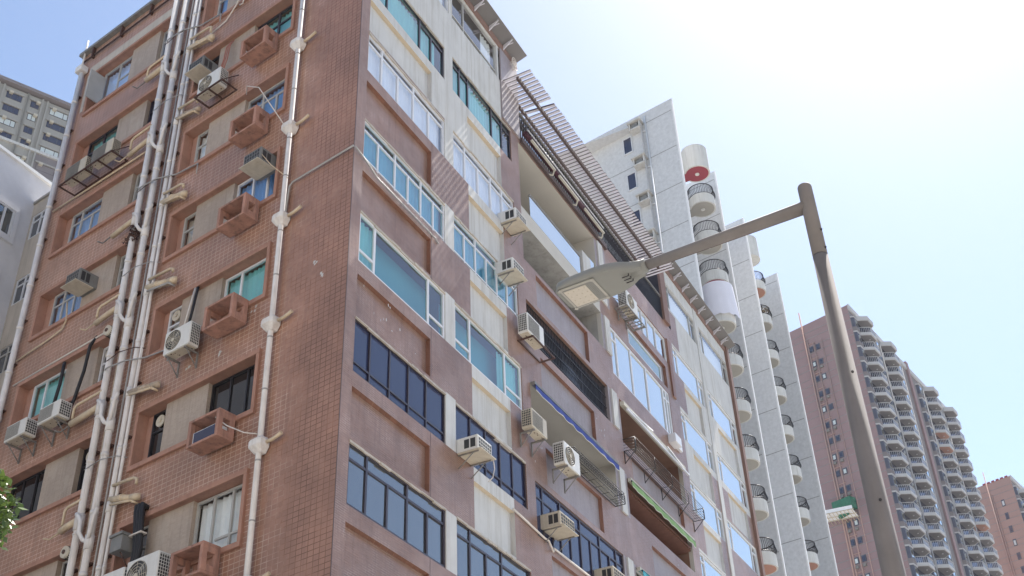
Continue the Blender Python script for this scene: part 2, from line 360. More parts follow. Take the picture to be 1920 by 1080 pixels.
def window(parent, F, u0, u1, z0, z1, out, vs=(), hs=(), fm='white', gm='g_dark', t=.05, cur=None, label=None, cover=None, d=.06):
    """frame (part) > pane, curtain (sub-parts).  vs: posts at u (or (u,z0,z1)); hs: bars at z (or (z,u0,u1))"""
    b = MB(F); o0, o1 = out - d / 2, out + d / 2
    b.box(u0, u1, o0, o1, z0, z0 + t); b.box(u0, u1, o0, o1, z1 - t, z1)
    b.box(u0, u0 + t, o0, o1, z0 + t, z1 - t); b.box(u1 - t, u1, o0, o1, z0 + t, z1 - t)
    for v in vs:
        v, a, c = v if isinstance(v, tuple) else (v, z0 + t, z1 - t)
        b.box(v - t * .55, v + t * .55, o0 + .004, o1 - .004, a, c)
    for h in hs:
        h, a, c = h if isinstance(h, tuple) else (h, u0 + t, u1 - t)
        b.box(a, c, o0 + .008, o1 - .008, h - t * .45, h + t * .45)
    w = b.build('window', M[fm], parent)
    if label: w['label'] = label
    g = MB(F); full = sorted(v for v in vs if not isinstance(v, tuple)); xs = [u0 + t * .6] + full + [u1 - t * .6]     # every leaf hangs a hair out of true
    bars = sorted(h for h in hs if not isinstance(h, tuple)); ys = [z0 + t * .6] + bars + [z1 - t * .6]
    for i in range(len(xs) - 1):
        for j in range(len(ys) - 1):
            a, c = RND.uniform(-.006, .006), RND.uniform(-.006, .006); e = RND.uniform(-.004, .004); k = out - .008
            g.quad([(xs[i], k + a, ys[j]), (xs[i + 1], k + c, ys[j]), (xs[i + 1], k + c + e, ys[j + 1]), (xs[i], k + a + e, ys[j + 1])])
    g.build('pane', M[gm], w, recalc=False)
    if cur:
        c = MB(F); a0, a1 = cover or (u0, u1)
        wavy(c, a0 + .02, a1 - .02, out - .14, z0 + .02, z1 - .02); c.build('curtain', M[cur], w, recalc=False)
        if cover:
            k = MB(F); k.box(u0, u1, out - .42, out - .40, z0 - .1, z1 + .1); k.build('dark_room', M['tealroom' if gm == 'g_teal' else 'dark'], w)
    return w

# ------------------------------------------------------------------ ground
g = MB(); g.box(-900, 900, -900, 900, -.5, 0); tag(g.build('ground', M['ground']), kind='structure')
pv = MB(FA); pv.prism([(-.1, 3), (40, 3), (40, -1), (-.1, -1)], .004, .15); tag(pv.build('pavement', M['paving']), kind='structure')

# ------------------------------------------------------------------ the brown apartment block
BLK = empty('apartment_building', C0, 'brown tiled corner apartment block with cream upper floors and outdoor pipes', 'apartment building')
fbA = [11.57, 14.58, 17.58, 20.53, 23.43, 26.4]; ftA = [13.2, 16.12, 19.08, 22.07, 25.02, 27.95]
fbA = [8.6] + fbA + [29.15]; ftA = [10.22] + ftA + [31.0]
LB = (8.28, 12.25); RB = (2.6, 6.57)                    # the two window bands of the narrow front
D_A = .22
class Fn:
    def __init__(s, f, cu=(), cz=()): s.f = f; s.cuts = (cu, cz)
    def __call__(s, u, z): return s.f(u, z)
holesA = []
for k in range(8):
    for (a, c) in (LB, RB): holesA.append((a, c, fbA[k] + .05, ftA[k] - .1, D_A + .12, None, 1))
wall_grid(BLK, 'wall', FA, 0, 13.15, 0, 32.35, holesA, [M['tileA'], M['frame']], Fn(lambda u, z: 0))
for k in range(8):
    for (a, c) in (LB, RB):
        b = MB(FA); z0, z1, w = fbA[k], ftA[k], .1       # raised concrete frame round each band
        b.box(a - w, c + w, -.02, .075, z0 - .07, z0 + .05); b.box(a - w, c + w, -.02, .075, z1 - .1, z1 + .02)
        b.box(a - w, a, -.02, .07, z0 + .05, z1 - .1); b.box(c, c + w, -.02, .07, z0 + .05, z1 - .1)
        b.build('band_frame', M['frame'], BLK, bevel=.008)
        p0, p1 = (9.0, 10.35) if a > 8 else (4.3, 5.75)
        q = MB(FA); q.box(p0, p1, -.3, -.09, fbA[k] + .05, ftA[k] - .1); q.build('mosaic_panel', M['tilebeige'], BLK)
# windows of the narrow front: (frame, glass, curtain) for each floor, right then left
def winA(k, side, kind):
    z0, z1 = fbA[k] + .05, ftA[k] - .12
    a, c = (2.62, 4.3) if side == 'R' else (10.35, 11.92)
    o = -D_A
    if kind == 'louvre': window(BLK, FA, a, c, z0, z1, o, [a + .55, a + 1.13], [(z0 + .42, a + .05, a + 1.0)], 'greyal', 'g_clear', .05, 'curtain_white', 'grey framed window with white lace curtains')
    elif kind == 'dark': window(BLK, FA, a, c, z0, z1, o, [a + .5, a + 1.05], [], 'black', 'g_dark', .04)
    elif kind == 'teal': window(BLK, FA, a, c, z0, z1, o, [(a + 1.1 if side == 'R' else a + 1.0)], [], 'white', 'g_teal', .055, 'curtain_teal', 'white framed window with teal glass')
    elif kind == 'transom': window(BLK, FA, a, c, z0, z1, o, [(a + .55, z0, z1 - .4), a + 1.08], [z1 - .42], 'greyal', 'g_blue', .055, 'curtain_blue')
    elif kind == 'green': window(BLK, FA, a, c, z0, z1, o, [a + .8], [z1 - .5], 'purple', 'g_teal', .06, 'curtain_teal')
    elif kind == 'three': window(BLK, FA, a, c, z0, z1, o, [a + .55, a + 1.08], [], 'white', 'g_blue', .055, 'curtain_blue')
for k, kd in enumerate(['dark', 'louvre', 'dark', 'teal', 'three', 'transom', 'green', 'dark']): winA(k, 'R', kd)
for k, kd in enumerate(['dark', 'dark', 'dark', 'teal', 'transom', 'transom', 'green']): winA(k, 'L', kd)
# top left: old casements, one hung open
window(BLK, FA, 10.35, 11.92, 29.2, 30.88, -.22, [11.1], [(30.1, 10.4, 11.1)], 'greyal', 'g_blue', .05, 'curtain_pale', 'old grey window with one leaf hung open')
b = MB(FA); b.box(11.86, 11.9, -.2, .36, 29.5, 30.7); b.build('open_casement', M['greyal'], BLK)
b = MB(FA); b.box(LB[0] - .12, LB[1] + .2, .072, .082, 30.98, 31.32); b.box(LB[1] + .1, LB[1] + .25, .072, .08, 29.3, 31.0); b.build('bare_render_patch', M['annex'], BLK)
for k in range(8):                                       # the narrow bathroom lights beside the pipes
    z0, z1 = fbA[k] + .05, ftA[k] - .12
    fmL, gL, cL = [('black', 'g_dark', None), ('greyal', 'g_dark', None), ('black', 'g_dark', None), ('white', 'g_clear', 'blind'), ('greyal', 'g_clear', 'curtain_white'), ('greyal', 'g_clear', 'curtain_white'), ('purple', 'g_blue', 'curtain_pale'), ('greyal', 'g_blue', 'curtain_pale')][k]
    fmR, gR, cR = [('black', 'g_dark', None), ('greyal', 'g_dark', None), ('black', 'g_dark', None), ('white', 'g_clear', 'blind'), ('greyal', 'g_clear', 'blind'), ('greyal', 'g_clear', 'curtain_white'), ('black', 'g_dark', None), ('greyal', 'g_blue', 'curtain_blue')][k]
    window(BLK, FA, 8.36, 8.98, z0, z1, -.24, [], [z1 - .5], fmL, gL, .05, cL)
    window(BLK, FA, 5.75, 6.36, z0, z1, -.24, [], [z1 - .5], fmR, gR, .05, cR)
    if k in (2, 3):
        for uc in (8.66, 6.05):                          # round extractor in the top light
            b = MB(FA); b.disc((uc, -.20, z1 - .27), .15, 1, 18, 0, .02); b.disc((uc, -.17, z1 - .27), .05, 1, 10, 0, .02); b.build('extractor', M['acbeige'], BLK)
    b = MB(FA); b.box(LB[1] - .33, LB[1] - .01, -.34, -.22, z0, z1); b.box(RB[1] - .22, RB[1] - .01, -.34, -.22, z0, z1); each(b, 'window_jamb', M['frame'], BLK)
    b = MB(FA); b.box(4.2, 12.1, -.9, -.7, z0 - .1, z1 + .2); b.box(2.6, 4.3, -.9, -.7, z0 - .1, z1 + .2); b.build('dark_room', M['dark'], BLK)
# concrete air-conditioner hoods under the right hand windows
for k in range(1, 7):
    zb, zt = fbA[k] - .6, fbA[k] + .06; b = MB(FA); u0, u1, p, t = 3.03, 4.01, .53, .09
    b.box(u0, u1, .076, p, zb, zb + .06); b.box(u0, u1, .076, p, zt - .06, zt)
    for s in (u0, u1 - t):
        b.box(s, s + t, .076, .2, zb + .06, zt - .06); b.box(s, s + t, p - .13, p, zb + .06, zt - .06)
        b.box(s, s + t, .2, p - .13, zb + .06, zb + .2); b.box(s, s + t, .2, p - .13, zt - .2, zt - .06)
    b.box(u0 + t, u1 - t, .001, .02, zb + .06, zt - .06)
    b.build('concrete_hood', M['hood'], BLK, bevel=.012)
    if k == 2:
        q = MB(FA); q.box(3.16, 3.9, .12, .46, zb + .065, zb + .36); q.build('hood_inset', M['white'], BLK)
        q = MB(FA); q.box(3.2, 3.86, .46, .47, zb + .09, zb + .34); q.build('hood_inset_glass', M['g_dblue'], BLK)
# coping and gutter along the top
b = MB(FA); b.box(-.05, 13.25, -.3, .16, 32.35, 32.47); b.build('coping', M['bracket'], BLK)
b = MB(FA); b.tube([(0, .06, 31.95), (13.1, .06, 32.0)], .03, 6)
for i in range(9): b.box(.5 + i * 1.5, .56 + i * 1.5, .0, .12, 31.9, 32.35)
b.build('gutter_rail', M['rust'], BLK)

# ------------- long front
ztL = [10.26, 13.17, 16.12, 19.02, 21.87, 24.87, 27.8]; zbL = [8.85, 11.79, 14.78, 17.62, 20.6, 23.52, 26.48]
holesB = []
BR, CR, SO, GR, BK, CE = range(6)                        # brown tile, cream, soffit with painted bounce light, grey mosaic, rust edge tile, ceiling cream
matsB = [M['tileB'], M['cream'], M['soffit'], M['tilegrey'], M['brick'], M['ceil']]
for k in range(7):
    holesB.append((.39, 4.14, zbL[k], ztL[k], .14, None)); holesB.append((4.6, 8.2, zbL[k], ztL[k], .14, None))
    if k < 6:
        up = zbL[k + 1]
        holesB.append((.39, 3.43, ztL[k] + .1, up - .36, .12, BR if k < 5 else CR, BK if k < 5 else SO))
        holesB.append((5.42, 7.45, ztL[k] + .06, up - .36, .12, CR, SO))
holesB.append((4.6, 7.45, 29.5, 30.95, .14, None)); holesB.append((7.55, 8.2, 29.5, 30.95, .14, None)); holesB.append((.39, 4.4, 29.5, 30.95, .14, None))
# balcony section, u 8.7-14.4 : openings and grey recesses
S3 = [(11.6, 13.0, .15), (14.28, 15.82, .15), (17.32, 18.82, 1.7), (20.28, 21.62, .3), (23.08, 24.5, 1.7), (25.1, 27.7, 1.7)]
for z0, z1, d in S3: holesB.append((8.7, 14.4, z0, z1, d, None, None if d < 1 else CE))
for z0, z1 in ((13.1, 14.02), (16.0, 17.12), (18.98, 20.02), (21.78, 22.94)): holesB.append((9.45, 13.1, z0, z1, .12, GR, BK))
# second balcony section, u 15.3-20.9
S4 = [(11.6, 12.9, .15), (14.3, 15.75, .15), (17.5, 18.72, 1.7), (20.0, 21.62, 1.7), (22.45, 24.4, .16), (25.95, 27.08, .16)]
for z0, z1, d in S4: holesB.append((15.05 if z0 in (22.45,) else 15.3, 20.5 if z0 == 22.45 else 20.9, z0, z1, d, None, None if d < 1 else CE))
for z0, z1, a, c in ((16.0, 17.05, 16.9, 20.2), (18.95, 19.75, 15.9, 20.4), (24.62, 25.6, 16.8, 20.5)): holesB.append((a, c, z0, z1, .12, GR, BK))
S5 = [15.8, 18.6, 21.4, 24.3, 27.22, 30.35]
for zt in S5:
    for a, c in ((21.62, 25.05), (25.55, 29.12)): holesB.append((a, c, zt - 1.25, zt, .12, None, CR))
for k in range(4):
    z0, z1 = S5[k] + .08, S5[k + 1] - 1.5; a = 22.5
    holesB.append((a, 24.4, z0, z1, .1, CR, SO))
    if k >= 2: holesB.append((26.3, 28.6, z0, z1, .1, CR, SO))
def colB(u, z):
    if u < .39: return BR
    if 4.14 < u < 4.6: return CR if (z > 24.5 or any(zbL[k] - .03 < z < ztL[k] + .03 for k in range(7))) else BR
    if u < 4.14: return BR if z < 24.95 else CR
    if u < 5.42: return BR if z < 24.5 else CR
    if u < 7.45: return CR if (z > 24.5 or any(ztL[k] - .01 < z < zbL[min(6, k + 1)] for k in range(7))) else BR
    if u < 8.7: return BR if z < 27.6 else (CR if u < 7.62 else BR)
    if u < 20.9:
        if 14.4 < u < 15.3 and any(z0 < z < z1 for z0, z1, d in S3[1:]): return GR
        if z > 24.5 and z < 25.1 and u < 14.4: return CE
        return BR
    if u > 29.12: return BR
    if 20.9 < u < 21.62: return BR
    if u < 22.5: return BR if (24.45 < z < 25.95 or 27.3 < z < 28.98 or 18.7 < z < 20.1) else CR
    if z > 22.75: return CR
    if u < 24.4: return CR
    return BR
cutsB = ([.39, 4.14, 4.6, 5.42, 7.45, 7.62, 8.7, 14.4, 15.3, 20.9, 21.62, 22.5, 24.4, 29.12], [18.7, 20.1, 22.75, 24.45, 24.5, 24.95, 25.1, 25.95, 27.3, 27.6, 28.98] + [z for a in S3 for z in a[:2]])
wall_grid(BLK, 'wall', FB, 0, 29.5, 0, 28.0, [h for h in holesB if h[3] <= 28.0], matsB, Fn(colB, *cutsB))
wall_grid(BLK, 'wall', FB, 0, 8.8, 28.0, 31.15, [h for h in holesB if h[2] > 28.0 and h[1] < 9], matsB, Fn(colB, *cutsB))
wall_grid(BLK, 'wall', FB, 21.8, 29.5, 28.0, 31.3, [h for h in holesB if h[2] > 28.0 and h[0] > 21], matsB, Fn(colB, *cutsB))
b = MB(FB)                                               # roofs, terrace deck, end walls
b.quad([(0, 0, 31.15), (8.8, 0, 31.15), (8.8, -9, 31.15), (1.7, -9, 31.15)]); b.quad([(21.8, 0, 31.3), (29.5, 0, 31.3), (29.5, -9, 31.3), (21.8, -9, 31.3)])
b.quad([(8.8, 0, 28.0), (21.8, 0, 28.0), (21.8, -9, 28.0), (8.8, -9, 28.0)]); b.build('roof', M['canopy'], BLK, recalc=False)
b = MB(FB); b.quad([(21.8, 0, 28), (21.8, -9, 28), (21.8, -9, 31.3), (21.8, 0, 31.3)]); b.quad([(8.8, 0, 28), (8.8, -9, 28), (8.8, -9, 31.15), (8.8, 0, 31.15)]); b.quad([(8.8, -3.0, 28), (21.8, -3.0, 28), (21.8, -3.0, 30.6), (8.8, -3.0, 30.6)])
b.build('terrace_wall', M['darkwall'], BLK, recalc=False)  # the shadow on these walls is put into their dark colour
b = MB(FB); b.quad([(29.5, 0, 0), (29.5, -9, 0), (29.5, -9, 31.3), (29.5, 0, 31.3)]); b.quad([(1.7, -9, 0), (29.5, -9, 0), (29.5, -9, 31.3), (1.7, -9, 31.3)])
b.build('wall', M['annex'], BLK, recalc=False)
b = MB(FA); b.quad([(13.15, 0, 0), (13.15, -10, 0), (13.15, -10, 32.35), (13.15, 0, 32.35)]); b.build('wall', M['annex'], BLK, recalc=False)
b = MB(FA); b.quad([(0, -.01, 32.35), (13.15, -.01, 32.35), (13.15, -4, 32.35), (0, -4, 32.35)]); b.quad([(0, -.3, 31.15), (13.15, -.3, 31.15), (13.15, -.3, 32.35), (0, -.3, 32.35)]); b.build('roof', M['canopy'], BLK, recalc=False)
# fine dark line where the two fronts meet
b = MB(FB); b.box(.0, .02, .0, .006, 0, 31.1); b.build('corner_bead', M['beam'], BLK)
b = MB(FB)
for k in range(7): b.box(3.465, 3.475, .001, .004, ztL[k] - .01, min(zbL[min(6, k + 1)], 24.9)) if k < 5 else None
each(b, 'wall_joint', M['beam'], BLK)
# ragged render lip above each window head
for k in range(1, 7):
    r = random.Random(k)
    for (a, c) in ((.39, 4.14), (4.6, 8.2)):
        b = MB(FB); u = a
        while u < c - .05:
            w = min(r.uniform(.15, .5), c - u); b.box(u, u + w, -.1, r.uniform(.0, .022), ztL[k] - r.uniform(.012, .05), ztL[k] + r.uniform(.005, .02)); u += w
        b.build('head_lip', M['annex'], BLK)
oB = -.06
W1 = lambda u0, v, hs, fm, gm, k, z1=None, **kw: window(BLK, FB, u0[0], u0[1], zbL[k], z1 or ztL[k], oB, v, hs, fm, gm, **kw)
for k in (0, 1):
    zt, zb = ztL[k], zbL[k]; tr = zt - .36
    W1((.39, 4.14), [1.08, (1.85, zb, tr), 2.6, (3.41, zb, tr)], [tr], 'purple', 'g_refl', k, t=.06)
    W1((4.6, 8.2), [5.25, (6.0, zb, tr), 6.75, (7.5, zb, tr)], [tr], 'purple', 'g_refl', k, t=.06)
k = 2; zb, zt = zbL[k], ztL[k]
W1((.39, 4.14), [1.04, 1.81, 2.58, 3.33], [zb + .27], 'purple', 'g_dblue', k, t=.045)
W1((4.6, 8.2), [5.35, 6.1, 6.85, 7.5], [zb + .27], 'purple', 'g_dblue', k, t=.045)
k = 3; zb, zt = zbL[k], ztL[k]
W1((.39, 4.14), [1.05, 3.38], [(zb + .36, .42, 1.03), (zb + .36, 3.4, 4.1)], 'white', 'g_teal', k, t=.07, cur='curtain_teal', cover=(.39, 1.15))
W1((4.6, 8.2), [5.4, 7.27], [(zb + .36, 4.63, 5.38), (zb + .36, 7.3, 8.16)], 'white', 'g_teal', k, t=.07, cur='curtain_teal', cover=(7.1, 8.2))
k = 4; zb, zt = zbL[k] - .1, ztL[k]
for a, vs in ((.39, [(1.05, zb, zt - .3), 1.8, (2.4, zb, zt - .3), 3.0, (3.6, zb, zt - .3)]), (4.6, [(5.2, zb, zt - .3), 5.8, (6.4, zb, zt - .3), 7.0, (7.6, zb, zt - .3)])):
    window(BLK, FB, a, 4.14 if a < 1 else 8.2, zb, zt, oB, vs, [zt - .3, zb + .22], 'white', 'g_teal', t=.05, cur='curtain_blue')
k = 5; zb, zt = zbL[k], ztL[k]
for a, vs in ((.39, [1.06, (1.82, zb, zt - .3), 2.58, (3.35, zb, zt - .3)]), (4.6, [5.3, (6.05, zb, zt - .3), 6.8, 7.5])):
    window(BLK, FB, a, 4.14 if a < 1 else 8.2, zb, zt, oB, vs, [zt - .3], 'white', 'g_clear', t=.06, cur='curtain_pale')
k = 6; zb, zt = zbL[k], ztL[k]
W1((.39, 4.14), [1.2, 2.85, (3.45, zb, zt - .25)], [(zt - .25, 2.88, 4.1)], 'purple', 'g_teal', k, t=.055, cur='curtain_teal', cover=(.39, 3.9))
W1((4.6, 8.2), [5.05, (5.55, zb, zt), 7.0, 7.65], [(zt - .25, 4.63, 5.5), (zt - .25, 7.05, 8.15)], 'purple', 'g_teal', k, t=.055, cur='curtain_teal', cover=(4.6, 7.9))
window(BLK, FB, .39, 4.4, 29.5, 30.95, oB, [1.5, 2.7, 3.6], [], 'white', 'g_clear', cur='curtain_white')
window(BLK, FB, 4.6, 7.45, 29.5, 30.95, oB, [5.35], [29.75], 'greyal', 'g_clear', cur='curtain_white', cover=(6.7, 7.4), label='wide top floor window with a curtain drawn aside')
window(BLK, FB, 7.55, 8.2, 29.5, 30.95, oB, [], [], 'greyal', 'g_clear', cur='curtain_white')
# balcony section windows
window(BLK, FB, 8.7, 14.4, 11.6, 13.0, oB, [9.6, 10.7, 11.8, 12.9, 13.7], [12.6], 'purple', 'g_dblue')
window(BLK, FB, 8.7, 14.4, 14.28, 15.82, oB, [9.15, (9.7, 14.3, 15.4), 10.2, (10.8, 14.3, 15.4), 11.45, (12.1, 14.3, 15.4), 12.75, (13.4, 14.3, 15.4), 13.9], [15.42], 'purple', 'g_dblue', t=.055)
b = MB(FB); u = 8.78                                      # wrought grille across the fourth floor
while u < 14.38: b.box(u, u + .022, -.12, -.1, 20.28, 21.62); u += .105
for z in (20.45, 20.8, 21.2, 21.58): b.box(8.7, 14.4, -.1, -.08, z, z + .025)
b.build('window_grille', M['black'], BLK)
window(BLK, FB, 8.7, 14.4, 20.28, 21.62, -.26, [10.1, 11.5, 12.9], [], 'purple', 'g_dark')
def balcony_room(u0, u1, z0, z1, depth, ceil, wallm, backm, doors=True):
    b = MB(FB); b.quad([(u0, -.001, z1), (u1, -.001, z1), (u1, -depth, z1), (u0, -depth, z1)]); b.build('balcony_ceiling', M[ceil], BLK, recalc=False)
    b = MB(FB); b.quad([(u0, -depth, z0 - 1), (u1, -depth, z0 - 1), (u1, -depth, z1), (u0, -depth, z1)]); b.quad([(u1 - .002, -.15, z0), (u1 - .002, -depth, z0), (u1 - .002, -depth, z1), (u1 - .002, -.15, z1)]); b.build('balcony_wall', M[backm], BLK, recalc=False)
    if doors: window(BLK, FB, u0 + 1.0, u1 - 1.0, z0 - .9, z1 - .25, -depth + .04, [u0 + 2.2, u0 + 3.2], [], 'purple', 'g_dark')
balcony_room(8.7, 14.4, 17.32, 18.815, 1.68, 'ceil', 'ceil', 'ceil'); balcony_room(8.7, 14.4, 23.08, 24.495, 1.68, 'greyceil', 'greyceil', 'greyceil')
balcony_room(8.7, 14.4, 25.1, 27.695, 1.68, 'ceil', 'ceil', 'ceil'); balcony_room(15.3, 20.9, 17.5, 18.715, 1.68, 'brownwall', 'brownwall', 'brownwall')
balcony_room(15.3, 20.9, 20.0, 21.615, 1.68, 'brownwall', 'brownwall', 'brownwall')
# glass balustrade on the fifth floor balcony, and columns
b = MB(FB); b.box(9.4, 13.05, -.05, -.035, 25.12, 26.0); bal = b.build('glass_balustrade', M['g_sky'], BLK)
b = MB(FB); b.box(9.4, 13.1, -.07, -.015, 26.0, 26.06); b.box(9.4, 13.1, -.07, -.015, 25.1, 25.14); b.build('handrail', M['bracket'], bal)
b = MB(FB); b.box(13.2, 13.85, -.4, .02, 25.1, 26.35); b.build('balcony_post', M['cream'], BLK)
b = MB(FB); b.box(13.9, 14.38, -.06, -.04, 25.3, 26.5); b.build('glass_balustrade', M['g_sky'], BLK)
for z0, z1 in ((17.3, 18.82), (20.28, 21.62), (23.08, 24.5), (25.1, 27.7), (14.28, 15.82)):
    b = MB(FB); b.box(14.62, 15.02, .0, .05, z0, z1); b.build('pilaster', M['cream'], BLK)
# second section windows
window(BLK, FB, 15.3, 20.9, 11.6, 12.9, oB, [17, 18.7], [], 'purple', 'g_dblue'); window(BLK, FB, 15.3, 20.9, 14.3, 15.75, oB, [16.4, 17.5, 18.6, 19.7], [], 'white', 'g_sky')
window(BLK, FB, 15.05, 20.5, 22.45, 24.4, -.05, [15.6, 16.9, 18.3, 19.9, (20.2, 22.45, 24.4)], [(23.95, 15.1, 15.6), (24.0, 19.95, 20.45)], 'white', 'g_sky', t=.07, label='broad white framed window reflecting pale sky')
window(BLK, FB, 15.3, 20.9, 25.95, 27.08, -.07, [17.1, 18.6, 19.1, 19.9], [], 'white', 'g_sky', t=.06)
window(BLK, FB, 17.0, 20.1, 24.72, 25.38, -.09, [], [], 'white', 'g_teal', t=.04, cur='curtain_teal', label='low strip window of teal glass')
for i, zt in enumerate(S5):
    for a, c in ((21.62, 25.05), (25.55, 29.12)):
        window(BLK, FB, a, c, zt - 1.25, zt, -.06, [a + .5, c - .55], [(zt - .32, a + .04, a + .48), (zt - .32, c - .52, c - .04)], 'white' if i < 5 else 'greyal', 'g_sky' if i < 5 else 'g_clear', t=.06, cur=None if i < 5 else 'curtain_white')
b = MB(FB); b.box(25.1, 25.5, .0, .03, 14, 31.2); b.build('pilaster', M['cream'], BLK)
b = MB(FB); b.box(29.2, 29.5, .0, .12, 0, 31.3); b.build('end_pier', M['brownfascia'], BLK)
b = MB(FB); b.box(20.95, 21.5, .0, .1, 28.0, 31.3); b.build('terrace_pier', M['brownfascia'], BLK)
b = MB(FB); b.box(20.92, 21.2, .0, .06, 24.5, 27.1); b.build('pilaster', M['brick'], BLK)
b = MB(FB); b.box(7.62, 8.79, .0, .05, 27.9, 31.0); b.build('terrace_screen', M['tilegrey'], BLK)
# paint flakes and plaster scars
def PS(b): each(b, 'plaster_scar', M['cream'], BLK, recalc=False)
b = MB(FB); r = random.Random(3)
for _ in range(40):
    u, z = r.choice([(r.uniform(8.4, 9.4), r.uniform(15.9, 17.3)), (r.uniform(13.2, 20), r.uniform(16.2, 17.2)), (r.uniform(13.2, 15), r.uniform(18.9, 20)), (r.uniform(.6, 3.3), r.uniform(16.3, 17.2)), (r.uniform(13, 20), r.uniform(21.9, 22.4))])
    w, h = r.uniform(.01, .04), r.uniform(.02, .09)
    b.quad([(u, .003, z), (u + w, .003, z + .01), (u + w * .7, .003, z + h), (u - w * .3, .003, z + h * .7)])
PS(b)
b = MB(FA)
for (u, z) in ((2.9, 17.35), (3.9, 16.6), (2.35, 18.6), (1.0, 17.7), (.8, 17.3), (5.0, 16.6)):
    for _ in range(3):
        a, c = u + r.uniform(-.08, .08), z + r.uniform(-.1, .1); w = r.uniform(.02, .07)
        b.quad([(a, .003, c), (a + w, .003, c - .02), (a + w * .8, .003, c + w), (a - .02, .003, c + w * .8)])
PS(b)

# ------------------------------------------------------------------ drain pipes on the narrow front
def vpipe(name, label, u, out, r, z0, z1, mat, group=None, collar=.0, step=2.95, parent=None):
    e = parent or empty(name, FA(u, out, 0), label, 'pipe', group)
    b = MB(FA); b.tube([(u, out, z0), (u, out, z1)], r, 12); p = b.build('pipe_run', mat, e)
    if collar:
        z = z0 + .4
        while z < z1 - .3:
            c = MB(FA); c.tube([(u, out, z), (u, out, z + .1)], r * 1.16, 12); c.build('collar', mat, e)
            c = MB(FA); c.box(u - r * 1.3, u + r * 1.3, .0, out - r * .6, z + .3, z + .34); c.build('pipe_bracket', M['rust'], e)
            z += step / 2
    return e
GP = 'drain pipes on the narrow front'
e = vpipe('drainpipe', 'stained downpipe at the far left edge of the terracotta front, topped by a square hopper', 12.85, .13, .085, 0, 31.35, M['pipe'], GP, 1)
c = MB(FA); c.prism([(12.68, .02), (13.02, .02), (13.02, .3), (12.68, .3)], 31.3, 31.55); c.build('hopper', M['pipe'], e, bevel=.02)
c = MB(FA); c.tube([(13.0, .1, 31.5), (13.0, .1, 33.0)], .03, 8); c.build('vent_stub', M['pipe'], e)
# white downpipe with hopper heads
e = vpipe('drainpipe', 'clean white downpipe with hexagonal hopper heads near the corner', 2.13, .12, .062, 0, 32.3, M['pipe'], GP)
for k in range(1, 7):
    z = fbA[k] - 1.0; c = MB(FA)
    lo = [(2.13 - .1, .04), (2.13 + .1, .04), (2.13 + .1, .22), (2.13 - .1, .22)]
    h = .12
    def ringz(s, zz): return [c.P(2.13 + x * s, .02 + (y + 1) * .14 * s, zz) for x, y in ((-.19, -1), (.19, -1), (.19, .7), (.1, 1), (-.1, 1), (-.19, .7))]
    rr = [ringz(.55, z - .2), ringz(1, z - .06), ringz(1, z + .07), ringz(.6, z + .17)]
    for i in range(3):
        for j in range(6): c.face([rr[i][j], rr[i][(j + 1) % 6], rr[i + 1][(j + 1) % 6], rr[i + 1][j]])
    c.face(rr[0][::-1]); c.face(rr[3]); c.build('hopper', M['pipe'], e, bevel=.008)
    s = MB(FA); s.tube([(2.0, .1, z + .02), (1.75, .1, z + .02), (1.52, .1, z + .08)], .042, 8); s.build('spout', M['cpipe'], e)
    for zz in (z - .38, z + 1.3):
        q = MB(FA); q.tube([(2.13, .12, zz), (2.13, .12, zz + .035)], .067, 12); q.build('collar', M['gpipe'], e)
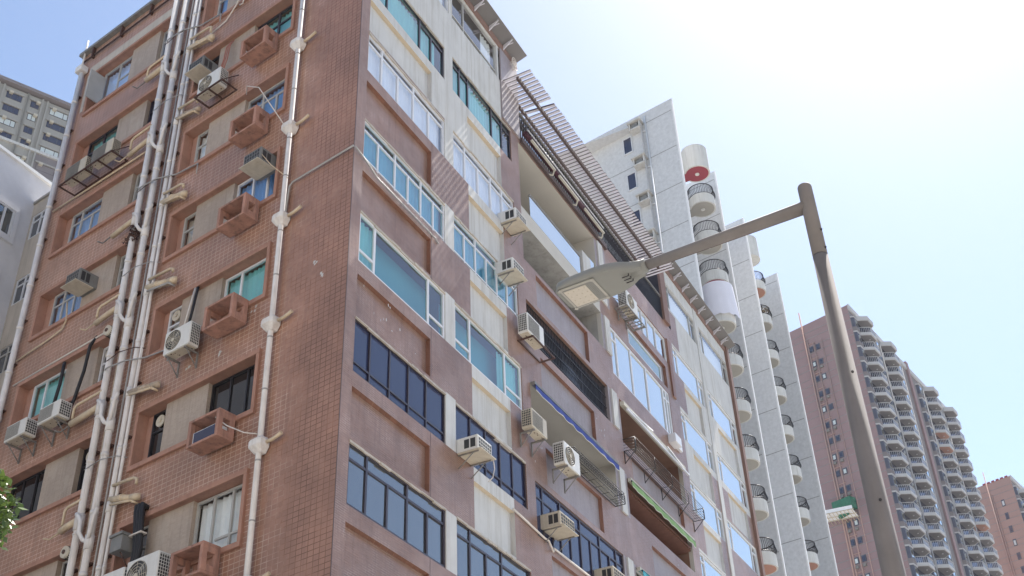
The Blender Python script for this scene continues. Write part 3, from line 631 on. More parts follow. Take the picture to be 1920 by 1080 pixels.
# soil stacks with floor branches
e1 = vpipe('soil_stack', 'thick white soil stack, leftmost of the bundle, with branches to the left', 8.03, .16, .088, 0, 33, M['pipe'], GP, 1)
e2 = vpipe('soil_stack', 'thick white soil stack in the middle of the pipe bundle', 7.5, .16, .085, 0, 33, M['pipe'], GP, 1)
e3 = vpipe('soil_stack', 'white soil stack right of the bundle with fat branches to the right', 6.97, .14, .065, 0, 33, M['pipe'], GP, 1)
for k in range(1, 8):
    zc = (fbA[k] - .95) if k < 7 else 28.35
    zr = zc + RND.uniform(-.08, .08); L = RND.uniform(5.75, 6.15); rr_ = RND.uniform(.075, .095); sl = RND.uniform(.1, .2)
    b = MB(FA); b.tube([(6.97, .15, zr + sl), (6.6, .17, zr + sl * .5), (L + .2, .17, zr - .04)], rr_, 10); b.tube([(L + .2, .17, zr - .04), (L + .04, .16, zr - .06), (L, .1, zr - .05)], rr_ * 1.1, 10); b.tube([(6.55, .17, zr + sl * .45), (6.47, .17, zr + sl * .35)], rr_ * 1.2, 10); b.build('branch_pipe', M['cpipe' if k % 3 else 'rpipe'], e3)
    if k != 3: b = MB(FA); h = RND.uniform(.38, .56); b.tube([(6.9, .2, zr + h), (L + .2, .2, zr + h - .06), (L + .08, .2, zr + h - .12), (L + .08, .2, zr + RND.uniform(.1, .25))], .038, 8); b.build('branch_pipe', M['cpipe'], e3)
    b = MB(FA); b.tube([(6.82, .24, zr - .02), (6.3, .26, zr - .12), (L + .1, .26, zr - .17)], .03, 8); b.tube([(L + .1, .26, zr - .17), (L + .05, .1, zr - .2)], .03, 8); b.build('branch_pipe', M['gpipe' if k in (1, 4) else 'cpipe'], e3)
    L2 = 8.65 + RND.uniform(0, .55)
    b = MB(FA); b.tube([(8.03, .17, zc + .1), (8.45, .17, zc + .06), (L2, .17, zc + RND.uniform(-.05, .05))], RND.uniform(.068, .085), 10); b.build('branch_pipe', M['cpipe'], e1)
    if k != 5: b = MB(FA); h = RND.uniform(.42, .6); b.tube([(8.0, .22, zc + h), (L2 - .2, .22, zc + h - .03), (L2 - .1, .22, zc + h - .1), (L2 - .1, .22, zc + .1)], .035, 8); b.build('branch_pipe', M['cpipe'], e1)
    b = MB(FA); b.tube([(L2, .17, zc), (L2 + .35, .2, zc - .1), (L2 + .37, .35, zc - .12)], .022, 6); b.build('stub_rod', M['bracket' if k % 2 else 'cpipe'], e1)
    b = MB(FA); zz = zc + RND.uniform(.9, 1.4); b.tube([(8.1, .24, zz), (7.5, .27, zz + .05), (6.95, .22, zz - .02), (6.7, .1, zz - .1)], .012, 6); b.build('tie_wire', M['rust' if k % 2 else 'gpipe'], e2)
    b = MB(FA); b.tube([(8.03, .26, zc + .2), (7.9, .3, zc + .1), (7.78, .3, zc - .05), (7.75, .3, zc - .35), (7.62, .26, zc - .55), (7.5, .2, zc - .62)], .05, 8); b.tube([(7.5, .2, zc - .6), (7.35, .28, zc - .4), (7.32, .28, zc - .05), (7.22, .28, zc + .1)], .045, 8); b.build('trap_pipe', M['pipe'], e2)
    b = MB(FA); b.tube([(8.03, .16, zc - .18), (8.03, .16, zc + .22)], .115, 12); b.tube([(8.03, .16, zc - .3), (8.03, .16, zc - .26)], .105, 12); b.build('junction', M['pipe'], e1)
    b = MB(FA); b.tube([(7.5, .16, zc - .8), (7.5, .16, zc - .45)], .108, 12); b.build('junction', M['pipe'], e2)
    b = MB(FA); b.tube([(6.97, .14, zc - .05), (6.97, .14, zc + .2)], .085, 12); b.build('junction', M['pipe'], e3)
    if k % 2: b = MB(FA); b.tube([(8.3, .1, zc + 1.15), (7.9, .3, zc + 1.05), (7.2, .3, zc + .98), (6.6, .12, zc + .92), (5.7, .12, zc + .8), (5.7, .12, zc + .45)], .02, 6); b.build('supply_pipe', M['gpipe'], e3)
for nm, lb, u, o, rr, mt in (('drainpipe', 'slim white pipe just right of the right-hand soil stack', 6.8, .13, .04, 'pipe'), ('riser_pipe', 'thin pale riser between the left and middle soil stacks, nearer the left one', 7.82, .06, .022, 'rpipe'),
                         ('riser_pipe', 'thin white riser between the left and middle soil stacks, nearer the middle one', 7.7, .1, .026, 'pipe'), ('riser_pipe', 'thin grey riser between the middle and right soil stacks', 7.26, .08, .026, 'gpipe'),
                         ('riser_pipe', 'thin rusty riser beside the right soil stack', 7.14, .06, .02, 'rpipe')):
    vpipe(nm, lb, u, o, rr, 0, 33, M[mt], GP, 1 if rr > .03 else 0)
b = MB(FA); b.tube([(12.7, .06, 25.33), (8.2, .06, 25.25)], .028, 8); tag(b.build('condensate_pipe', M['cpipe']), 'yellowed thin pipe running level below the rusty double rack', 'pipe', GP)
b = MB(FA); b.tube([(12.75, .05, 20.0), (11.4, .05, 20.1), (10.75, .05, 20.2), (10.62, .06, 20.45), (10.7, .1, 21.05)], .025, 8); tag(b.build('condensate_hose', M['cpipe']), 'thin cream hose looping from the grey window unit to the left downpipe', 'hose')
b = MB(FA); b.tube([(12.6, .05, 19.14), (8.3, .09, 19.14)], .025, 8); tag(b.build('condensate_pipe', M['hosew']), 'thin white pipe along the window head above the two louvred units', 'pipe', GP)
b = MB(FA); b.tube([(2.07, .08, 19.6), (2.02, .07, 20.5), (1.93, .06, 20.6), (-.05, .06, 20.62)], .024, 8); b.F = FB; b.tube([(-.02, .06, 20.62), (.5, .06, 20.5), (.9, .06, 20.35), (3.6, .04, 20.36), (3.75, .03, 20.3)], .022, 8)
tag(b.build('conduit', M['gpipe']), 'thin grey conduit wrapping round the building corner', 'conduit')
b = MB(FB); b.tube([(7.3, .04, 14.44), (9.0, .05, 14.3), (9.2, .06, 14.3), (9.35, .1, 14.05), (9.5, .06, 14.2), (12.4, .04, 14.2)], .028, 8); tag(b.build('conduit', M['hosew']), 'sagging pale conduit below the dark blue windows', 'conduit')
# hoses and washing lines
for nm, pts, rr, mt, lb in (
    ('washing_line', [(3.6, .45, 24.25), (3.4, .62, 24.3), (3.0, .55, 24.05), (2.35, .15, 22.65)], .014, 'hosew', 'white line from the hood under the fifth floor window to a hopper head'),
    ('washing_line', [(3.3, .4, 14.55), (2.9, .4, 14.2), (2.5, .25, 13.95), (2.2, .15, 13.85)], .014, 'hosew', 'white line sagging from the hood with the blue inset to a hopper head'),
    ('washing_line', [(2.75, .5, 21.75), (2.5, .3, 21.3), (2.05, .12, 20.75)], .012, 'cpipe', 'thin line from the grey window unit down to the white downpipe'),
    ('refrigerant_hose', [(5.1, .06, 18.95), (5.15, .12, 18.3), (5.2, .2, 17.45)], .03, 'hosew', 'pale hose dropping to the split unit with a round fan'),
    ('refrigerant_hose', [(5.02, .05, 18.95), (5.04, .1, 18.3), (5.1, .15, 17.5)], .035, 'hoseb', 'black hose beside the pale one above the round-fan unit'),
    ('refrigerant_hose', [(10.3, .03, 18.95), (10.15, .12, 18.72), (10.15, .12, 18.2), (10.25, .15, 17.2)], .045, 'hoseb', 'short black hose hanging into the teal glazed window'),
    ('refrigerant_hose', [(8.95, .05, 19.2), (9.1, .12, 18.95), (9.15, .12, 18.2), (9.35, .12, 17.4), (9.5, .2, 16.8), (9.6, .25, 16.72)], .045, 'hoseb', 'long black hose curving down beside the bathroom light'),
    ('hose_coil', [(4.9 + .0, .1, 28.95), (4.7, .14, 28.85), (4.65, .16, 29.1), (4.85, .16, 29.2), (5.0, .14, 29.0), (5.5, .05, 28.75), (6.4, .05, 28.6)], .022, 'hosew', 'pale looped hose near the top of the terracotta front')):
    b = MB(FA); b.tube(pts, rr, 7); tag(b.build(nm, M[mt]), lb, nm.replace('_', ' ').split()[-1])
for x, dz in ((5.28, 0), (5.2, .05), (5.12, -.04)):
    b = MB(FA); b.tube([(x, -.04, 27.75), (x + .02, .05, 27.5), (x - .03, .12, 26.9 + dz), (x + .03, .2, 26.15)], .018, 6); tag(b.build('refrigerant_hose', M['salmonpipe']), 'reddish pipe dropping to the outdoor unit in the rusty tray right of the pipes', 'hose', 'reddish pipes above the caged unit')
e = empty('hose_bundle', FA(5.7, 0, 11), 'bundle of three thick black hoses entering the wall above the large outdoor units', 'hoses')
for i in range(3):
    b = MB(FA); b.tube([(5.95 - i * .1, -.02, 13.36), (5.92 - i * .1, .17, 13.38), (5.86 - i * .1, .2, 13.2), (5.72 - i * .08, .18, 12.3), (5.75 - i * .08, .2, 11.75)], .058, 8); b.build('hose', M['hoseb'], e)
b = MB(FA); b.box(5.5, 5.95, .1, .27, 12.64, 12.67); b.build('strap', M['hosew'], e)
for u, z, lb in ((8.2, 18.95, 'round extractor fan on the wall above the louvred pair'), (8.2, 12.95, 'round extractor fan on the wall at the bottom left')):
    e = empty('wall_fan', FA(u, 0, z), lb, 'fan', 'round wall fans'); b = MB(FA)
    b.tube([(u, .05, z), (u, .3, z)], .14, 20); b.build('fan_body', M['acbeige'], e)
    b = MB(FA)
    for k in range(18): t = 2 * math.pi * k / 18; b.box(u + .142 * math.cos(t) - .01, u + .142 * math.cos(t) + .01, .07, .25, z + .142 * math.sin(t) - .01, z + .142 * math.sin(t) + .01)
    b.build('vent_slot', M['acblack'], e)
    b = MB(FA); b.disc((u, .31, z), .05, 1, 12, 0, .015); b.box(u - .03, u + .03, 0, .05, z - .05, z + .3); b.build('fan_hub', M['rust'], e)

# ------------------------------------------------------------------ air conditioners (local: x right, y into wall, z up)
def place(o, side, u, z, out=0):
    o.location = (FA if side == 'A' else FB)(u, out, z); o.rotation_euler.z = ROT_A if side == 'A' else ROT_B
def split_unit(name, label, w, h, d, mat, fan=True, grid_left=True, group='split air-conditioner outdoor units', gap=.12):
    e = empty(name, (0, 0, 0), label, 'air conditioner', group, local=True); y0, y1 = -gap - d, -gap
    b = MB(); b.box(-w / 2, w / 2, y0, y1, 0, h); b.build('casing', M[mat], e, bevel=.018)
    f = MB()
    if fan:
        cx, cz, rr = -w * .14, h * .5, h * .42
        f.disc((cx, y0 - .004, cz), rr, 1, 28, 0, .006); fo = f.build('fan_opening', M['acblack'], e)
        f = MB()
        for q in (.98, .78, .58, .38): f.ring((cx, y0 - .016, cz), rr * q, .006)
        f.disc((cx, y0 - .02, cz), rr * .2, 1, 16, 0, .008)
        for k in range(8): t = math.pi * k / 4; f.tube([(cx, y0 - .014, cz), (cx + rr * math.cos(t), y0 - .014, cz + rr * math.sin(t))], .005, 5)
        f.build('fan_guard', M['acbeige'], e)
        f = MB()
        for k in range(3):
            t = 2.1 * k + .4; f.quad([(cx, y0 - .011, cz), (cx + rr * .85 * math.cos(t), y0 - .011, cz + rr * .85 * math.sin(t)), (cx + rr * .9 * math.cos(t + .5), y0 - .0112, cz + rr * .9 * math.sin(t + .5)), (cx + rr * .5 * math.cos(t + .7), y0 - .0112, cz + rr * .5 * math.sin(t + .7))])
        f.build('fan_blade', M['acgrey'], e, recalc=False)
    else:
        z = .05
        while z < h - .05: f.box(-w / 2 + .03, w / 2 - w * .3, y0 - .012, y0 - .003, z, z + .012); z += .035
        f.build('front_louvre', M['acgrey'], e)
    s = MB()                                            # coil seen through the square wire grid of one end
    x = -w / 2 if grid_left else w / 2; sg = -1 if grid_left else 1
    s.box(x, x + sg * .004, y0 + .03, y1 - .03, .04, h - .04); s.build('coil', M['acblack'], e)
    s = MB(); n = 5
    for k in range(n + 1): yy = y0 + .03 + (d - .06) * k / n; s.box(x, x + sg * .012, yy - .005, yy + .005, .04, h - .04)
    z = .04
    while z < h - .03: s.box(x, x + sg * .013, y0 + .03, y1 - .03, z - .004, z + .006); z += .07
    s.build('coil_guard', M[mat], e)
    s = MB(); s.box(-w / 2 + .05, w / 2 - .05, y0 + .03, y1 - .03, -.018, -.001); s.build('base_pan', M['acbeige'], e)
    s = MB(); rr = random.Random(len(label))
    for _ in range(6): a, c = rr.uniform(-w * .38, w * .38), rr.uniform(y0 + .06, y1 - .06); q = rr.uniform(.01, .025); s.box(a - q, a + q, c - q * .7, c + q * .7, -.0215, -.0185)
    each(s, 'drain_hole', M['rust'], e)
    return e
def brackets(e, w, d, gap, mat='bracket'):
    for sx in (-w * .36, w * .36):
        b = MB(); b.box(sx - .02, sx + .02, -gap - d, -.005, -.075, -.03); b.box(sx - .02, sx + .02, -.04, -.005, -.45, -.03)
        b.tube([(sx, -gap - d * .8, -.06), (sx, -.03, -.42)], .014, 6); b.build('wall_bracket', M[mat], e)
def window_unit(name, label, w, h, d, mat, group='window air conditioners', stays=True, grill='acblack'):
    e = empty(name, (0, 0, 0), label, 'air conditioner', group, local=True)
    b = MB(); b.box(-w / 2, w / 2, -d, .1, 0, h); b.build('casing', M[mat], e, bevel=.012)
    b = MB(); b.box(-w / 2 + .04, w / 2 - .04, -d - .003, -d + .002, .05, h - .05); b.build('rear_coil', M[grill], e)
    b = MB(); n = 6
    for k in range(n + 1): x = -w / 2 + .04 + (w - .08) * k / n; b.box(x - .006, x + .006, -d - .012, -d, .04, h - .04)
    for k in range(4): z = .05 + (h - .1) * k / 3; b.box(-w / 2 + .03, w / 2 - .03, -d - .013, -d - .001, z - .005, z + .005)
    b.build('rear_guard', M[mat], e)
    b = MB()
    for sx in (-1, 1):
        for k in range(2):
            y = -d + .06 + k * (d * .3); b.box(sx * (w / 2 - .002), sx * (w / 2 + .003), y, y + d * .24, .06, h - .07)
    each(b, 'side_vent', M['acblack'], e)
    b = MB(); b.box(-w / 2 - .02, w / 2 + .02, -d - .1, -.02, -.035, -.012); b.build('drip_tray', M['acbeige'], e)
    if stays:
        for sx in (-w / 2 + .05, w / 2 - .05): b = MB(); b.tube([(sx, -d * .8, -.04), (sx, -.01, -.38)], .014, 6); b.box(sx - .014, sx + .014, -d, -.005, -.065, -.036); b.build('stay', M['bracket'], e)
    return e
GS, GW = 'split air-conditioner outdoor units', 'window air conditioners'
sA = split_unit('split_unit', 'white outdoor unit with round fan hanging below a black and a pale hose', .9, .62, .3, 'acwhite', True, False); brackets(sA, .9, .3, .12); place(sA, 'A', 4.96, 16.92, .06)
o = copy_tree(sA); o['label'] = 'outdoor unit in a rusty cage rack high on the terracotta front, right of the pipes'; place(o, 'A', 5.3, 25.5, .05)
for ch in list(o.children):
    if ch.name.startswith('wall_bracket'): bpy.data.objects.remove(ch)
sL = split_unit('split_unit', 'boxy louvred outdoor unit, right one of the pair below the teal window', .85, .46, .36, 'acwhite', False, False); brackets(sL, .85, .36, .12); place(sL, 'A', 9.75, 16.83, .02)
o = copy_tree(sL); o['label'] = 'boxy louvred outdoor unit, left one of the pair below the teal window'; place(o, 'A', 11.15, 16.83, .02)
sB = split_unit('split_unit', 'large white outdoor unit at the bottom edge beside the concrete hood', 1.0, .8, .36, 'acwhite', True, False); brackets(sB, 1.0, .36, .12); place(sB, 'A', 4.95, 11.05, .02)
o = copy_tree(sB); o['label'] = 'large white outdoor unit at the bottom edge left of its twin'; place(o, 'A', 6.05, 11.0, .02)
sD = split_unit('split_unit', 'left outdoor unit in the rusty double rack', .95, .56, .3, 'acbeige', False, False); place(sD, 'A', 11.1, 25.55, .12)
o = copy_tree(sD); o['label'] = 'right outdoor unit in the rusty double rack'; place(o, 'A', 9.85, 25.55, .12)
def tray(name, side, u0, u1, z, d, mat, label, bars=(), back=.45, thick=.04):
    F = FA if side == 'A' else FB; e = empty(name, F(u0, 0, z), label, 'rack', 'steel trays under air conditioners'); b = MB(F); t = thick
    b.box(u0, u1, d - t, d, z, z + t); b.box(u0, u1, .0, t, z + .003, z + t + .003)
    for u in [u0, u1 - t] + list(bars): b.box(u, u + t, t, d - t, z + .002, z + t - .002)
    b.build('tray_frame', M[mat], e)
    b = MB(F)
    for u in (u0 + .02, u1 - .02): b.tube([(u, d - .03, z + .02), (u, .01, z + back)], .014, 6)
    each(b, 'tie_rod', M[mat], e); return e
tray('steel_tray', 'A', 4.6, 5.74, 25.38, .56, 'rust', 'rusty open tray holding one unit right of the pipes', (5.15,), .6)
tray('steel_tray', 'A', 9.26, 11.76, 25.46, .6, 'rust', 'long rusty tray holding two units on the left of the front', (9.9, 10.5, 11.1), .6)
tray('steel_tray', 'B', 8.03, 9.39, 19.77, .5, 'rust', 'dark rusty tray holding a unit in front of the black grille', (), .9)
wA = window_unit('window_unit', 'grey window unit hung above the lowest left casement pair', .62, .42, .5, 'acgrey', stays=False); place(wA, 'A', 10.0, 21.12, 0)
o = copy_tree(wA); o['label'] = 'grey window unit in the upper light beside the white downpipe'; place(o, 'A', 3.0, 21.47, 0)
o = copy_tree(wA); o['label'] = 'dark window unit behind the caged outdoor unit high up'; place(o, 'A', 6.05, 26.75, -.05)
eb = empty('duct_box', (0, 0, 0), 'small grey metal duct box beside the bundle of black hoses', 'duct box', local=True)
b = MB(); b.box(-.19, .19, -.42, 0, 0, .34); b.build('casing', M['acgrey'], eb, bevel=.01); b = MB(); b.box(-.22, .22, -.46, 0, .34, .4); b.build('lid', M['acgrey'], eb); b = MB(); b.tube([(.1, -.35, -.02), (.1, -.02, -.4)], .015, 6); b.build('stay', M['rust'], eb); place(eb, 'A', 6.1, 12.32)
wB = window_unit('window_unit', 'beige window unit with white coil guard at the middle of the cream panels, upper one', .68, .4, .5, 'acwhite'); place(wB, 'B', 7.62, 23.42)
o = copy_tree(wB); o['label'] = 'white window unit one floor below the upper one beside the cream panels'; place(o, 'B', 7.3, 21.4)
wC = window_unit('window_unit', 'white window unit with wide drip tray beside the cream pilaster', .68, .36, .55, 'acwhite'); place(wC, 'B', 4.98, 14.78)
b = MB(); b.tube([(.3, -.6, -.03), (.36, -.6, -.25), (.3, -.58, -.5), (.22, -.5, -.62)], .012, 6); b.build('drain_hose', M['hosew'], wC)
wD = window_unit('window_unit', 'cream window unit with dark louvres in front of the dark blue window row', .86, .38, .5, 'acbeige'); place(wD, 'B', 9.45, 14.6)
o = copy_tree(wD); o['label'] = 'cream window unit half cut off by the bottom edge of the picture'; place(o, 'B', 12.7, 14.25)
s1 = split_unit('split_unit', 'white outdoor unit with louvred side in front of the black grille', 1.0, .62, .32, 'acwhite', False, True); place(s1, 'B', 8.3, 19.84, .02)
s2 = split_unit('split_unit', 'outdoor unit with grooved pale front under the blue awning', .88, .55, .32, 'acbeige', False, True); brackets(s2, .88, .32, .12); place(s2, 'B', 8.2, 16.86, .02)
s3 = split_unit('split_unit', 'bright white outdoor unit with large round fan below the blue awning', .98, .66, .34, 'acwhite', True, True); brackets(s3, .98, .34, .14); place(s3, 'B', 9.92, 16.52, .1)
o = copy_tree(s3); o['label'] = 'white outdoor unit with round fan on the far wall behind the street lamp head'; place(o, 'B', 16.3, 25.5, .02)
tray('steel_tray', 'B', 15.74, 17.4, 25.42, .5, 'bracket', 'grey barred tray below the unit behind the lamp head', (15.9, 16.1, 16.3, 16.5, 16.7, 16.9, 17.1, 17.3), .5, .03)
b = MB(FB); b.box(19.75, 20.35, .0, .3, 22.0, 22.35); b.box(20.35, 20.9, .0, .12, 22.1, 22.4); tag(b.build('junction_box', M['white'], None, bevel=.02), 'small white box under the corner of the broad sky-reflecting window', 'box')

# ------------------------------------------------------------------ flower racks
def rack(name, label, u0, u1, z0, h, d, n_bot, step, brs):
    e = empty(name, FB(u0, 0, z0), label, 'rack', 'black steel flower racks'); b = MB(FB)
    for z in (z0, z0 + h): b.tube([(u0, .01, z), (u0, d, z), (u1, d, z), (u1, .01, z)], .014, 6)
    b.tube([(u0, .02, z0), (u1, .02, z0)], .014, 6)
    for a in (u0, u1): b.tube([(a, d, z0), (a, d, z0 + h)], .014, 6)
    b.build('rack_frame', M['black'], e)
    b = MB(FB)
    for k in range(1, n_bot): y = d * k / n_bot; b.tube([(u0, y, z0), (u1, y, z0)], .008, 5)
    u = u0 + step
    while u < u1 - .05: b.tube([(u, .02, z0), (u, d, z0)], .009, 5); u += step
    b.build('rack_floor', M['black'], e)
    b = MB(FB)
    for k in range(1, 4): b.tube([(u0, d, z0 + h * k / 4), (u1, d, z0 + h * k / 4)], .007, 5); [b.tube([(a, .02, z0 + h * k / 4), (a, d, z0 + h * k / 4)], .007, 5) for a in (u0, u1)]
    b.build('rail', M['black'], e)
    for u in brs:
        b = MB(FB); b.tube([(u, .01, z0), (u, .01, z0 - .42)], .016, 6); b.tube([(u, d, z0), (u, .01, z0 - .4)], .014, 6); b.tube([(u, d, z0), (u, d, z0 + h)], .012, 6); b.build('strut', M['black'], e)
    return e
rk = rack('flower_rack', 'black flower rack with scrolled front below the blue awning', 10.6, 14.09, 17.24, .34, .34, 3, .5, ())
b = MB(FB); u = 10.65                                     # scroll-work of its front
while u < 14.0:
    b.ring((u + .06, .345, 17.36), .055, .006, 1, 10); b.ring((u + .06, .345, 17.47), .05, .006, 1, 10); u += .12
b.build('scrollwork', M['black'], rk)
rack('flower_rack', 'long black flower rack on struts under the retracted awning', 15.25, 21.45, 19.62, .42, .42, 6, 1.55, (15.3, 16.9, 18.4, 19.9, 21.4))

# ------------------------------------------------------------------ awnings
def roller_awning(name, label, u0, u1, z, d, drop, mat, edge, tilt):
    e = empty(name, FB(u0, 0, z), label, 'awning'); b = MB(FB); n = int((u1 - u0) / .1)
    b.box(u0, u1, .01, .12, z - .06, z + .06); b.build('roller_box', M['scallop' if mat != 'blue' else 'bracket'], e)
    b = MB(FB); b.quad([(u0, .05, z - .062), (u1, .05, z - .062), (u1, d, z - tilt), (u0, d, z - tilt)]); pr = None
    for k in range(n + 1):
        u = u0 + (u1 - u0) * k / n; zz = z - tilt - drop - .03 * abs(math.sin(k * .55)); cur = (b.P(u, d, z - tilt), b.P(u, d + .015 * math.sin(k * .9), zz))
        if pr: b.face([pr[0], cur[0], cur[1], pr[1]])
        pr = cur
    b.build('canvas', M[mat], e, recalc=False)
    b = MB(FB); b.tube([(u0, d - .02, z - tilt - .02), (u1, d - .02, z - tilt - .02)], .025, 8); b.build('front_bar', M['black'], e)
    b = MB(FB); pr = None
    for k in range(n + 1):
        u = u0 + (u1 - u0) * k / n; zz = z - tilt - drop - .03 * abs(math.sin(k * .55)); cur = (b.P(u, d + .004 + .015 * math.sin(k * .9), zz + .025), b.P(u, d + .004 + .015 * math.sin(k * .9), zz - .012))
        if pr: b.face([pr[0], cur[0], cur[1], pr[1]])
        pr = cur
    b.build('valance_trim', M['scallop'], e, recalc=False)
    return e
roller_awning('awning', 'rolled blue awning with wavy white trimmed edge', 8.75, 14.4, 18.78, .14, .2, 'blue', 'scallop', .05)
roller_awning('awning', 'green awning with cream roller above a brown corrugated sheet', 15.35, 20.9, 18.66, .15, .22, 'green', 'scallop', .04)
roller_awning('awning', 'teal awning at the bottom edge of the picture', 15.35, 20.5, 15.7, .2, .25, 'teal', 'scallop', .05)
e = empty('awning', FB(15.3, 0, 21.5), 'retracted cream awning with folded arms above the long flower rack', 'awning')
b = MB(FB); b.box(15.35, 20.9, .0, .14, 21.35, 21.5); b.build('cassette', M['scallop'], e); b = MB(FB); b.box(15.35, 20.9, .2, .26, 21.12, 21.18); b.build('front_bar', M['white'], e)
b = MB(FB); b.quad([(15.4, .1, 21.34), (20.85, .1, 21.34), (20.85, .21, 21.16), (15.4, .21, 21.16)]); b.build('canvas', M['darkwall'], e, recalc=False)
for u0, u1, u2 in ((15.5, 17.4, 16.0), (20.6, 18.7, 20.2)): b = MB(FB); b.tube([(u0, .1, 21.4), (u1, .3, 21.28), (u2, .26, 21.17)], .028, 8); b.build('folding_arm', M['white'], e)
b = MB(FB); u = 15.3; i = 0; b2 = []
while u < 20.7:                                          # corrugated sheet hung under the ceiling
    b.quad([(u, -.05, 18.35), (u + .13, -.05, 18.28), (u + .13, -1.4, 18.2), (u, -1.4, 18.27)]); b.quad([(u + .13, -.05, 18.28), (u + .18, -.05, 18.35), (u + .18, -1.4, 18.27), (u + .13, -1.4, 18.2)]); u += .18
b.box(15.3, 20.85, -.06, -.02, 18.36, 18.42); tag(b.build('corrugated_sheet', M['corr'], None, recalc=False), 'brown corrugated sheet hung under the balcony ceiling behind the green awning', 'sheet')

# ------------------------------------------------------------------ roof terrace: railing, maroon awning band, pergola, canopies
e = empty('terrace_railing', FB(8.8, 0, 28), 'dark barred railing with a brass coloured handrail along the roof terrace', 'railing')
b = MB(FB); b.box(8.8, 20.95, -.06, .03, 29.1, 29.16); b.build('handrail', M['bracket'], e)
b = MB(FB); u = 8.85
while u < 20.9: b.box(u, u + .03, -.035, -.005, 28.0, 29.1); u += .125
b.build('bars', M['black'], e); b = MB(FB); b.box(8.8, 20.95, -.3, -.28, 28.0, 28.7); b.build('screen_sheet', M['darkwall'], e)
e = empty('awning', FB(8.9, 0, 28), 'rolled maroon awning with pale folded arms under the terrace railing', 'awning')
b = MB(FB); b.tube([(9.0, .12, 28.25), (14.8, .12, 28.25)], .1, 10); b.build('roll', M['maroon'], e)
b = MB(FB); b.box(8.85, 15.4, .0, .1, 27.78, 27.98); b.build('wall_beam', M['beam'], e)
for u0, u1 in ((9.2, 10.9), (11.2, 12.7), (13.2, 14.8)): b = MB(FB); b.box(u0, u1, .22, .29, 28.02, 28.09); b.tube([(u1 - .05, .25, 28.05), (u1 + .02, .15, 27.9), (u1 - .15, .08, 27.85)], .03, 6); b.build('folding_arm', M['scallop'], e)
b = MB(FB); b.tube([(9.0, .23, 28.36), (14.9, .23, 28.36)], .02, 6); b.build('front_bar', M['white'], e)
PG = empty('pergola', FB(8, 0, 29), 'white slatted pergola on dark beams overhanging the roof terrace', 'pergola')
b = MB(FB); b.box(7.8, 19.6, .5, .58, 29.42, 29.56); b.build('beam', M['beam'], PG); b = MB(FB); b.box(8.8, 19.6, -.02, .05, 29.34, 29.46); b.build('beam', M['beam'], PG)
b = MB(FB); b.box(8.8, 20.8, -.42, -.34, 29.34, 29.56); b.build('beam', M['beam'], PG)
k = 0; u = 7.75
while u < 20.0:
    if k not in (10,):
        ln = 1.02 + RND.uniform(-.015, .015); b = MB(FB); a = -.06 if k % 17 else -2.5; tw = .18 if k == 9 else 0
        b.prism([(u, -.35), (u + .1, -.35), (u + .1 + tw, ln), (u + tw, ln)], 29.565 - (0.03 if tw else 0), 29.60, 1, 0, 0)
        b.build('slat', [M['slat'], M['beam']], PG)  # slat sides take the dark beam colour, painting in their shade
    u += .1745; k += 1
for i, (a, c) in enumerate(((-.6, 8.8), (21.75, 29.6))):
    e = empty('roof_canopy', FB(a, 0, 31.2), ['grey sheet canopy over the top floor windows above the pergola end', 'grey sheet canopy over the far top floor beyond the pergola'][i], 'canopy', 'roof canopies')
    b = MB(FB); v = [(a, -.2, 31.25), (c, -.2, 31.25), (c, .46, 31.46), (a, .46, 31.46)]; b.quad(v); b.quad([(x, y, z + .03) for x, y, z in v]); b.quad([(a, .46, 31.46), (c, .46, 31.46), (c, .46, 31.49), (a, .46, 31.49)]); b.quad([(c, -.2, 31.25), (c, .46, 31.46), (c, .46, 31.49), (c, -.2, 31.28)])
    b.build('sheet', M['canopy'], e, recalc=False)
    b = MB(FB); b.box(a, c, .0, .05, 31.02, 31.27); b.build('fascia', M['brownfascia'], e)
    u = c - .95
    while u > a:
        b = MB(FB); b.prism([(u, .02), (u + .03, .02), (u + .03, .42), (u, .42)], 31.24, 31.25); b.quad([(u, .05, 31.1), (u, .05, 31.3), (u, .40, 31.44), (u, .40, 31.40)]); b.quad([(u + .03, .05, 31.1), (u + .03, .05, 31.3), (u + .03, .40, 31.44), (u + .03, .40, 31.40)]); b.quad([(u, .05, 31.1), (u + .03, .05, 31.1), (u + .03, .40, 31.40), (u, .40, 31.40)]); b.build('rib', M['slat'], e, recalc=False); u -= .96
b = MB(FB)
for k in range(7): b.ring((8.45 + .06 * math.sin(k * 2), .1 + .05 * math.cos(k * 3), 31.05 - .05 * k), .14, .012, k % 2 + 1, 14)
tag(b.build('cable_coil', M['hosew']), 'tangle of coiled pale cable at the end of the roof canopy', 'cable')

# ------------------------------------------------------------------ street lamp
LP = Vector((2.735, 8.574, 0)); e = empty('street_lamp', LP, 'tall grey-brown street lamp post with one arm and a flat lamp head', 'street lamp')
b = MB(); b.tube([LP + Vector((0, 0, z)) for z in (0, 4, 7.94)], [.118, .092, .0665], 40); b.build('post', M['lamp'], e)
b = MB(); b.tube([LP + Vector((0, 0, z)) for z in (7.948, 8.68, 8.735, 8.75, 8.755)], [.0665, .0655, .0655, .061, .05], 40); b.build('post_cap', M['lamp'], e)
ax = Vector((-.87252, .48857, 0)).normalized(); ay = Vector((-ax.y, ax.x, 0)); A0 = Vector((2.7234, 8.578, 8.518))
FL = lambda a, bb, c: A0 + ax * a + ay * bb + Vector((0, 0, c))
b = MB(FL); b.tube([(.0, 0, 0), (1.8, 0, 0)], [.06, .047], 20); b.build('arm', M['lamp'], e)
b = MB(FL); b.tube([(.06, -.03, -.0535), (1.7, -.024, -.0405)], .0035, 5); b.build('weld_seam', M['rust'], e)
